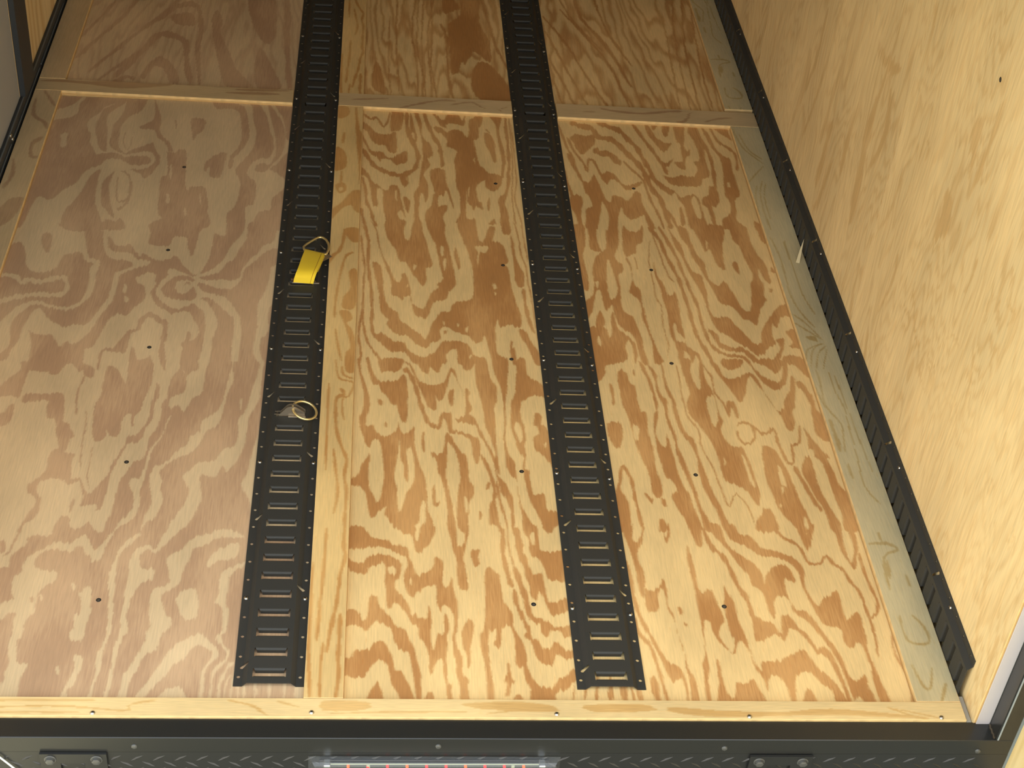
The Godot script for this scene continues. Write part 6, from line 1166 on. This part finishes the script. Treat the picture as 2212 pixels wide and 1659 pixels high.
func build_rear() -> void:
	# sill: flat ledge behind the floor and the upright face below it
	var s := setting("trim_1", "glossy black steel sill along the floor's rear edge")
	part(s, "ledge", box_mesh(Vector3(-0.98, -0.033, Z_SILL + 0.0006), Vector3(1.2085, 0.007, Z_REAR), 0.0012), M.sill)
	for p in [Vector2(290, 1612), Vector2(947, 1612), Vector2(1565, 1616), Vector2(2112, 1622)]:
		var q := on_z(p.x, p.y, Z_REAR)
		part(s, "screw", M.black_screw, null, q, Basis(Vector3.RIGHT, PI / 2))
	var pl := setting("trim_2", "black diamond tread plate below the sill")
	part(pl, "tread_plate", box_mesh(Vector3(-0.98, -0.40, Z_REAR - 0.02), Vector3(1.2085, -0.0335, Z_REAR - 0.001)), M.diamond)
	var tb := part(pl, "tread_pattern", tread_bars(-0.975, 1.185, -0.23, -0.037, Z_REAR - 0.001), M.diamond)
	tb.set_meta("kind", "stuff")
	# right post with aluminium edging, a weld at its foot and a grey seal line
	var p2 := setting("trim_3", "black steel rear post with pale aluminium edging")
	part(p2, "edging", box_mesh(Vector3(1.1477, 0.0072, 0.0803), Vector3(1.1733, 2.05, 0.0820), 0.0004), M.silver)
	part(p2, "post", box_mesh(Vector3(1.1740, 0.0072, 0.08), Vector3(1.2085, 2.10, Z_REAR), 0.0015), M.sill)
	var st := begin()
	add_box(st, Vector3(1.1755, 0.01, Z_REAR + 0.0002), Vector3(1.1785, 2.08, Z_REAR + 0.0022), 0.0006)
	part(p2, "seal", st.commit(), M.grey_line)
	st = begin()
	var wp := []
	for k in 9:
		wp.append(Vector3(1.1732 + 0.0010 * sin(k * 2.3), 0.0082, 0.084 + k * 0.0038))
	add_tube(st, wp, 0.0026, 8)
	part(p2, "weld", st.commit(), M.weld)
	var p3 := setting("trim_4", "black steel rear post on the left")
	part(p3, "post", box_mesh(Vector3(-0.98, 0.0072, 0.089), Vector3(WALL_L, 2.10, Z_REAR), 0.0015), M.sill)
	var hd := setting("trim_5", "black steel header over the rear opening")
	part(hd, "header", box_mesh(Vector3(-0.979, 2.1005, 0.0), Vector3(1.212, 2.22, Z_REAR), 0.0015), M.sill)
	# rear door swung out to the right, its plywood lining towards the opening
	var d := setting("door_1", "rear door swung open outside, lined with pale plywood")
	var rot := Basis(Vector3.UP, deg_to_rad(6.0))
	var dm := wood_mat(wood_texture(band_mask(260, 500, 131, 7.0, 5.0, 3.0), Color(0.92, 0.83, 0.62), Color(0.87, 0.75, 0.50), 231, 2.0, 8.0, 0.04, 0.04, 0.4))
	var leaf := wall_sheet(d, "lining", 0.0, 1.0, 0.0, 1.04, -0.16, 2.06, dm)
	leaf.transform = Transform3D(rot, Vector3(1.2125, 0, Z_REAR + 0.0012))
	var core := part(d, "leaf", box_mesh(Vector3(0.0125, -0.17, -0.001), Vector3(0.045, 2.08, 1.05), 0.002), M.sill)
	core.transform = leaf.transform

func build_left_side() -> void:
	var b := setting("baseboard_left", "dark steel rail along the foot of the left wall")
	part(b, "rail", box_mesh(Vector3(WALL_L + 0.0005, -0.0178, -4.19), Vector3(WALL_L + 0.0075, 0.058, 0.08), 0.001), M.slate)
	var st := begin()
	add_tube(st, [Vector3(WALL_L + 0.0085, 0.0555, -4.19), Vector3(WALL_L + 0.0085, 0.0555, 0.08)], 0.0022, 8)
	part(b, "lip", st.commit(), M.slate_highlight)
	for zz in [[-2.235, -2.62], [-1.83, -2.21], [-1.40, -1.79], [-0.9, -1.36]]:
		st = begin()
		add_tube(st, [Vector3(WALL_L + 0.0088, 0.024, zz[0]), Vector3(WALL_L + 0.0088, 0.024, zz[1])], 0.0018, 8)
		part(b, "bead", st.commit(), M.slate_highlight)
	for p in [Vector3(WALL_L + 0.0076, 0.045, -1.80), Vector3(WALL_L + 0.0076, 0.026, -1.815)]:
		part(b, "screw", M.pan_screw, null, p, Basis(Vector3.BACK, -PI / 2).scaled(Vector3.ONE * 1.25))
	var j := setting("trim_6", "dark upright jamb on the left wall")
	part(j, "jamb", box_mesh(Vector3(WALL_L + 0.0005, 0.0585, -2.109), Vector3(WALL_L + 0.016, 2.045, -1.982), 0.0015), M.slate)

func build_tracks() -> void:
	var rows := [4, 12, 20, 28, 36, 44, 52]
	var s1 := []
	var s2 := []
	var s3 := []
	for r in rows:
		for u in [0.0082, TW - 0.0082]:
			s1.append(Vector2(u, ROW0 - r * PITCH - 0.008))
			s2.append(Vector2(u, ROW0 - (r - (0.3 if u < 0.05 else 0.6)) * PITCH - 0.008))
		s3.append(Vector2(TW - 0.0175, -0.148 - (r - 4) / 8.0 * 0.3945))
	make_track("black slotted steel track holding the yellow strap and ring fitting", Vector3(X_TL, 0.0002, 0), Basis.IDENTITY, s1)
	make_track("empty black slotted steel track lying on the floor toward the right wall", Vector3(X_TR, 0.0002, 0.002), Basis.IDENTITY, s2)
	make_track("black slotted steel track fixed along the foot of the right wall", Vector3(WALL_R - 0.0002, -0.027, 0.0135), Basis(Vector3(0, 1, 0), Vector3(-1, 0, 0), Vector3(0, 0, 1)), s3)

func zoomed(o: Vector2, k: float, x: float, y: float, h: float) -> Vector3:
	return on_y(o.x + x / k, o.y + y / k, h)

func build_strap() -> void:
	var o := Vector2(560, 480)
	var k := 8.295
	var root := on_y(655, 612, 0.0116)
	var t := thing("tie_down_strap", "short yellow webbing loop with a metal D-ring clipped into the track", "strap", root)
	# left edge, right edge, height above the sheet
	var sec := [[612, 1075, 968, 1105, 0.0136], [618, 1040, 976, 1075, 0.018], [630, 990, 988, 1030, 0.026], [655, 920, 1015, 945, 0.034], [690, 840, 1050, 855, 0.0375], [725, 740, 1085, 785, 0.0365], [760, 640, 1120, 700, 0.033], [800, 540, 1155, 620, 0.028], [818, 495, 1173, 578, 0.0235], [822, 482, 1178, 566, 0.020]]
	var l := []
	var r := []
	for s in sec:
		l.append(zoomed(o, k, s[0], s[1], s[4]) - root)
		r.append(zoomed(o, k, s[2], s[3], s[4]) - root)
	var n := sec.size()
	# fold back round the ring's bar and lie under the upper ply
	for q in range(n - 1, 3, -1):
		var dn := Vector3(0, -0.0055 if q < n - 1 else -0.0075, 0)
		l.append(l[q] + dn)
		r.append(r[q] + dn)
	n = l.size()
	var st := begin()
	var nor := []
	for q in n:
		var a: Vector3 = l[maxi(q - 1, 0)]
		var b: Vector3 = l[mini(q + 1, n - 1)]
		nor.append((r[q] - l[q]).cross(b - a).normalized())
	for q in n - 1:
		for side in [1.0, -1.0]:
			var h := 0.0009
			squad(st, [l[q] + nor[q] * h * side, r[q] + nor[q] * h * side, r[q + 1] + nor[q + 1] * h * side, l[q + 1] + nor[q + 1] * h * side], [nor[q] * side, nor[q] * side, nor[q + 1] * side, nor[q + 1] * side])
		for e in [l, r]:
			var out: Vector3 = (l[q] - r[q]).normalized() * (1.0 if e == l else -1.0)
			quad(st, e[q] + nor[q] * 0.0009, e[q] - nor[q] * 0.0009, e[q + 1] - nor[q + 1] * 0.0009, e[q + 1] + nor[q + 1] * 0.0009, out)
	part(t, "webbing", st.commit(), M.yellow)
	st = begin()
	var line := []
	for q in 9:
		var up := 1.0 if nor[q].y > 0 else -1.0
		line.append(l[q].lerp(r[q], 0.84) + nor[q] * 0.0011 * up)
	add_tube(st, line, 0.0005, 6)
	part(t, "stitching", st.commit(), M.stitch)
	# D-ring
	var ring := []
	for p in [[840, 520, 0.0195], [805, 490, 0.0198], [795, 445, 0.0195], [830, 408, 0.019], [920, 350, 0.017], [1020, 292, 0.0155], [1060, 275, 0.015], [1100, 270, 0.015], [1150, 282, 0.015], [1200, 320, 0.0155], [1235, 375, 0.017], [1248, 430, 0.0185], [1240, 490, 0.020], [1222, 535, 0.020], [1195, 575, 0.0195], [1100, 572, 0.0195], [950, 545, 0.0195]]:
		ring.append(zoomed(o, k, p[0], p[1], p[2]) - root)
	st = begin()
	add_tube(st, ring, 0.0030, 10, true)
	part(t, "d_ring", st.commit(), M.brass)
	# sheet metal latch tongue at the ring and the spring clip in the slot
	st = begin()
	var q0 := zoomed(o, k, 1185, 545, 0.0145) - root
	var q1 := zoomed(o, k, 1300, 622, 0.0135) - root
	var q2 := zoomed(o, k, 1120, 715, 0.0135) - root
	var q3 := zoomed(o, k, 1100, 540, 0.0145) - root
	var hh := Vector3(0, 0.0016, 0)
	quad(st, q0 + hh, q1 + hh, q2 + hh, q3 + hh, Vector3.UP)
	quad(st, q0, q1, q2, q3, Vector3.DOWN)
	for e in [[q0, q1], [q1, q2], [q2, q3], [q3, q0]]:
		var dd: Vector3 = e[1] - e[0]
		var en := dd.cross(Vector3.UP).normalized()
		if en.dot((e[0] + e[1]) * 0.5 - (q0 + q2) * 0.5) < 0:
			en = -en
		quad(st, e[0], e[1], e[1] + hh, e[0] + hh, en)
	part(t, "latch_tongue", st.commit(), M.galv)
	st = begin()
	var c0 := zoomed(o, k, 585, 1085, 0.0120) - root
	var c1 := zoomed(o, k, 1075, 1105, 0.0120) - root
	add_box(st, Vector3(c0.x, 0.0003, c0.z - 0.004), Vector3(c1.x, 0.0022, c0.z + 0.002), 0.0005)
	add_box(st, Vector3(c0.x + 0.008, 0.0003, c0.z - 0.010), Vector3(c1.x - 0.008, 0.0022, c0.z - 0.0072), 0.0005)
	add_box(st, Vector3(c0.x + 0.008, 0.0003, c0.z - 0.0075), Vector3(c1.x - 0.008, 0.0020, c0.z - 0.0035))
	part(t, "clip", st.commit(), M.galv)
	st = begin()
	var coil := []
	for q in 40:
		var ang := q * 0.62
		coil.append(Vector3(c0.x - 0.002 + 0.0002 * q, 0.0058 + 0.0035 * cos(ang), c0.z - 0.006 + 0.0035 * sin(ang)))
	add_tube(st, coil, 0.0008, 6)
	part(t, "spring", st.commit(), M.rusty)

func build_ring_fitting() -> void:
	var o := Vector2(540, 820)
	var k := 11.06
	var base := zoomed(o, k, 690, 850, 0.0116)
	var base_r := zoomed(o, k, 1310, 878, 0.0116)
	var t := thing("ring_fitting", "brassy steel ring hanging from a bent double bracket in the track", "ring fitting", base)
	var w := base_r.x - base.x
	# bell-shaped cheek: a foot tab on the left, a hump, and a tail dropping to the right
	var prof := PackedVector2Array([Vector2(-0.0095, 0.0045), Vector2(0.0005, 0.0045), Vector2(0.003, 0.0055), Vector2(0.008, 0.011), Vector2(0.0165, 0.0215), Vector2(0.021, 0.0245), Vector2(0.025, 0.0255), Vector2(0.033, 0.0255), Vector2(0.0375, 0.0240), Vector2(0.045, 0.0185), Vector2(w - 0.001, 0.0105), Vector2(w, 0.0085), Vector2(w, 0.0015), Vector2(w - 0.002, 0.0002), Vector2(0.001, 0.0002), Vector2(-0.001, 0.003), Vector2(-0.0095, 0.003)])
	for q in 2:
		var st := begin()
		add_plate(st, prof, Vector3(0.001 if q == 1 else 0.0, 0.0, -0.0092 if q == 1 else 0.0), Vector3.RIGHT, Vector3.UP, 0.0018)
		part(t, "cheek_plate", st.commit(), M.galv)
	var st2 := begin()
	add_tube(st2, [Vector3(0.0305, 0.0165, -0.0105), Vector3(0.0305, 0.0165, 0.0035)], 0.0026, 10)
	part(t, "pin", st2.commit(), M.rusty)
	st2 = begin()
	add_box(st2, Vector3(0.020, 0.0002, 0.0022), Vector3(w + 0.002, 0.0018, 0.0075), 0.0004)
	part(t, "clip", st2.commit(), M.galv)
	# ring threaded between the cheeks, resting on the track to the right
	var pts := []
	var R := 0.0262
	var tilt := deg_to_rad(-16.0)
	var ax := Vector3(cos(tilt), sin(tilt), 0)
	var c := Vector3(0.0305, 0.0185, -0.0045) + ax * (R - 0.001)
	for q in 40:
		var a := TAU * q / 40
		pts.append(c + ax * cos(a) * R + Vector3(0, 0.1, -1).normalized() * sin(a) * R * 0.98)
	st2 = begin()
	add_tube(st2, pts, 0.0027, 10, true)
	part(t, "ring", st2.commit(), M.brass)

func build_splinter() -> void:
	var a := on_y(1719, 567, T + 0.0003)
	var b := on_y(1727, 568.5, T + 0.0003)
	var tip := on_x(1737, 515.5, STRIP_R - 0.001)
	var t := thing("wood_splinter", "pale torn splinter of wood leaning against the wall track", "splinter", a)
	var st := begin()
	var p := [Vector3.ZERO, b - a, (b - a) * 0.5 + Vector3(0, 0.001, -0.006), tip - a]
	var m: Vector3 = (p[0] + p[3]) * 0.5 + Vector3(-0.0012, 0.0004, 0)
	var c: Vector3 = (p[0] + p[1] + p[2] + p[3]) / 4.0
	for f in [[p[0], p[1], p[2]], [p[0], p[1], p[3]], [p[1], p[2], p[3]], [p[2], p[0], m], [p[2], m, p[3]], [p[0], p[3], m]]:
		var nn: Vector3 = (f[1] - f[0]).cross(f[2] - f[0]).normalized()
		if nn.dot((f[0] + f[1] + f[2]) / 3.0 - c) < 0:
			nn = -nn
		tri(st, f[0], f[1], f[2], nn)
	part(t, "shard", st.commit(), M.splinter)

func build_light_bar() -> void:
	var z := Z_REAR + 0.0012
	var t := thing("light_bar", "clear lensed light bar with a row of red diodes on the tread plate", "light bar", Vector3(0.163, -0.0575, z))
	var x0 := -0.2235
	var x1 := 0.2235
	var st := begin()
	add_box(st, Vector3(x0 + 0.02, -0.020, 0.0004), Vector3(x1 - 0.02, 0.0085, 0.0030), 0.0006)
	part(t, "backing", st.commit(), M.lamp_back)
	st = begin()
	add_box(st, Vector3(x0 + 0.034, -0.0035, 0.0065), Vector3(x1 - 0.034, 0.0045, 0.0082))
	part(t, "circuit_board", st.commit(), M.board)
	st = begin()
	add_tube(st, [Vector3(x0 + 0.034, 0.0075, 0.0098), Vector3(x1 - 0.034, 0.0075, 0.0098)], 0.0012, 8)
	part(t, "rail", st.commit(), M.board_edge)
	# diodes
	var dome := begin()
	add_lathe(dome, [Vector2(0.0, 0.0072), Vector2(0.0014, 0.0067), Vector2(0.0023, 0.0052), Vector2(0.0026, 0.0), Vector2(0.0, 0.0)], 12)
	var dm := dome.commit()
	for k in 10:
		part(t, "diode", dm, M.led if k % 3 != 0 else M.led_orange, Vector3(0.0097 - 0.163 + k * 0.0345, 0.0015, 0.0083), Basis(Vector3.RIGHT, PI / 2))
	for s in [-1, 1]:
		st = begin()
		add_box(st, Vector3(-0.006, -0.018, 0.0004), Vector3(0.006, 0.0105, 0.0165), 0.0015)
		part(t, "mount_block", st.commit(), M.chrome, Vector3(s * 0.190, 0, 0))
		st = begin()
		add_box(st, Vector3(-0.003, -0.004, 0.008), Vector3(0.003, 0.006, 0.0125), 0.001)
		part(t, "resistor", st.commit(), M.board_edge, Vector3(s * 0.128 + 0.01, 0, 0))
	# clear lens: a shell with sloped shoulders, open at the back
	var prof := [Vector2(0.0002, 0.0165), Vector2(0.012, 0.0150), Vector2(0.0185, 0.0115), Vector2(0.0195, 0.006), Vector2(0.0195, -0.03)]
	st = begin()
	for q in prof.size() - 1:
		var a: Vector2 = prof[q]
		var b: Vector2 = prof[q + 1]
		var nn := Vector3(0, (b - a).x, -(b - a).y).normalized()
		var sh := 0.012 * (1.0 - a.x / 0.0195)
		var sh2 := 0.012 * (1.0 - b.x / 0.0195)
		quad(st, Vector3(x0 + 0.012 - sh, a.y, a.x), Vector3(x1 - 0.012 + sh, a.y, a.x), Vector3(x1 - 0.012 + sh2, b.y, b.x), Vector3(x0 + 0.012 - sh2, b.y, b.x), nn)
		for s in [-1, 1]:
			var xa: float = s * (0.2115 + sh)
			var xb: float = s * (0.2115 + sh2)
			quad(st, Vector3(xa, a.y, a.x), Vector3(xb, b.y, b.x), Vector3(xb, -0.03, b.x), Vector3(xa, -0.03, a.x), Vector3(s, 0, 0.5).normalized())
	part(t, "lens", st.commit(), M.clear)

func build_hinge(x0: float, x1: float, yb: float, label: String) -> void:
	var z := Z_REAR + 0.0010
	var t := thing("hinge_plate", label, "hinge", Vector3((x0 + x1) * 0.5, yb, z), "bolted hinge plates")
	var w := (x1 - x0) * 0.5
	var st := begin()
	add_plate(st, PackedVector2Array([Vector2(-w, 0.0145), Vector2(w, 0.0145), Vector2(w, -0.055), Vector2(w - 0.038, -0.055), Vector2(w - 0.038, -0.0105), Vector2(-w + 0.034, -0.0105), Vector2(-w + 0.034, -0.055), Vector2(-w, -0.055)]), Vector3.ZERO, Vector3.RIGHT, Vector3.UP, 0.005)
	part(t, "plate", st.commit(), M.diamond)
	st = begin()
	add_tube(st, [Vector3(-w + 0.036, -0.05, 0.002), Vector3(w - 0.040, -0.05, 0.002)], 0.008, 12)
	part(t, "knuckle", st.commit(), M.sill)
	for s in [-1, 1]:
		part(t, "bolt", M.bolt, null, Vector3(s * (w - 0.0175), 0.0, 0.005), Basis(Vector3.RIGHT, PI / 2))

func build_cord() -> void:
	var zc := Z_REAR + 0.004
	var a := on_z(0, 1636, zc)
	var b := on_z(30, 1659, zc)
	var d := (b - a).normalized()
	var top := a - d * ((a.x + 0.95) / d.x)
	var t := thing("thin_cord", "thin white cord running from the rear post down across the tread plate", "cord", Vector3(top.x, top.y, Z_REAR))
	var st := begin()
	var pts := [Vector3(0, 0, 0.0002), Vector3(0, 0, 0.004)]
	for k in range(1, 9):
		pts.append((a + d * 0.20 - top) * (k / 8.0) + Vector3(0, 0, 0.004))
	add_tube(st, pts, 0.0017, 8)
	part(t, "line", st.commit(), M.white_cord)
	st = begin()
	add_lathe(st, [Vector2(0.0, 0.004), Vector2(0.004, 0.003), Vector2(0.006, 0.0)], 12, Vector3(0, 0, 0.0002), Basis(Vector3.RIGHT, PI / 2))
	part(t, "anchor", st.commit(), M.zinc)

func build_small_things() -> void:
	build_strap()
	build_ring_fitting()
	build_splinter()
	build_light_bar()
	build_hinge(-0.5202, -0.4067, -0.0462, "black hinge plate with two bolts near the white cord")
	build_hinge(0.7288, 0.8441, -0.0478, "black hinge plate with two bolts near the right post")
	build_cord()

func _ready() -> void:
	rng.seed = 7
	# ------------------------------------------------ camera, sky, sun, exposure
	cam_basis = Basis(Vector3.UP, -0.119394) * Basis(Vector3.RIGHT, -0.678959) * Basis(Vector3.BACK, 0.099871)
	var cam := Camera3D.new()
	cam.name = "camera"
	cam.transform = Transform3D(cam_basis, CAM_POS)
	cam.fov = rad_to_deg(2.0 * atan(829.5 / CAM_F))
	cam.near = 0.02
	cam.far = 200.0
	add_child(cam)
	cam.make_current()
	var sky_mat := ProceduralSkyMaterial.new()
	sky_mat.sky_top_color = Color(0.80, 0.84, 0.88)
	sky_mat.sky_horizon_color = Color(1.0, 0.95, 0.86)
	sky_mat.ground_bottom_color = Color(0.60, 0.57, 0.50)
	sky_mat.ground_horizon_color = Color(0.95, 0.91, 0.83)
	sky_mat.sun_angle_max = 1.0
	sky_mat.energy_multiplier = 1.0
	var sky := Sky.new()
	sky.sky_material = sky_mat
	var env := Environment.new()
	env.background_mode = Environment.BG_SKY
	env.sky = sky
	env.ambient_light_source = Environment.AMBIENT_SOURCE_DISABLED
	env.tonemap_mode = Environment.TONE_MAPPER_LINEAR
	env.tonemap_exposure = 3.9
	env.sdfgi_enabled = true
	env.ssao_enabled = true
	env.ssil_enabled = true
	var we := WorldEnvironment.new()
	we.name = "world_environment"
	we.environment = env
	add_child(we)
	var sun := DirectionalLight3D.new()
	sun.name = "sun"
	sun.light_color = Color(1.0, 0.95, 0.86)
	sun.light_energy = 3.0
	sun.light_angular_distance = 0.6
	sun.shadow_enabled = true
	add_child(sun)
	# the sun stands high over the front left of the trailer, so it lights the ground behind but not the floor inside
	sun.look_at_from_position(Vector3(-3.0, 6.0, -3.2), Vector3.ZERO, Vector3.UP)

	build_materials()
	build_floor()
	build_shell()
	build_rear()
	build_left_side()
	build_tracks()
	build_small_things()
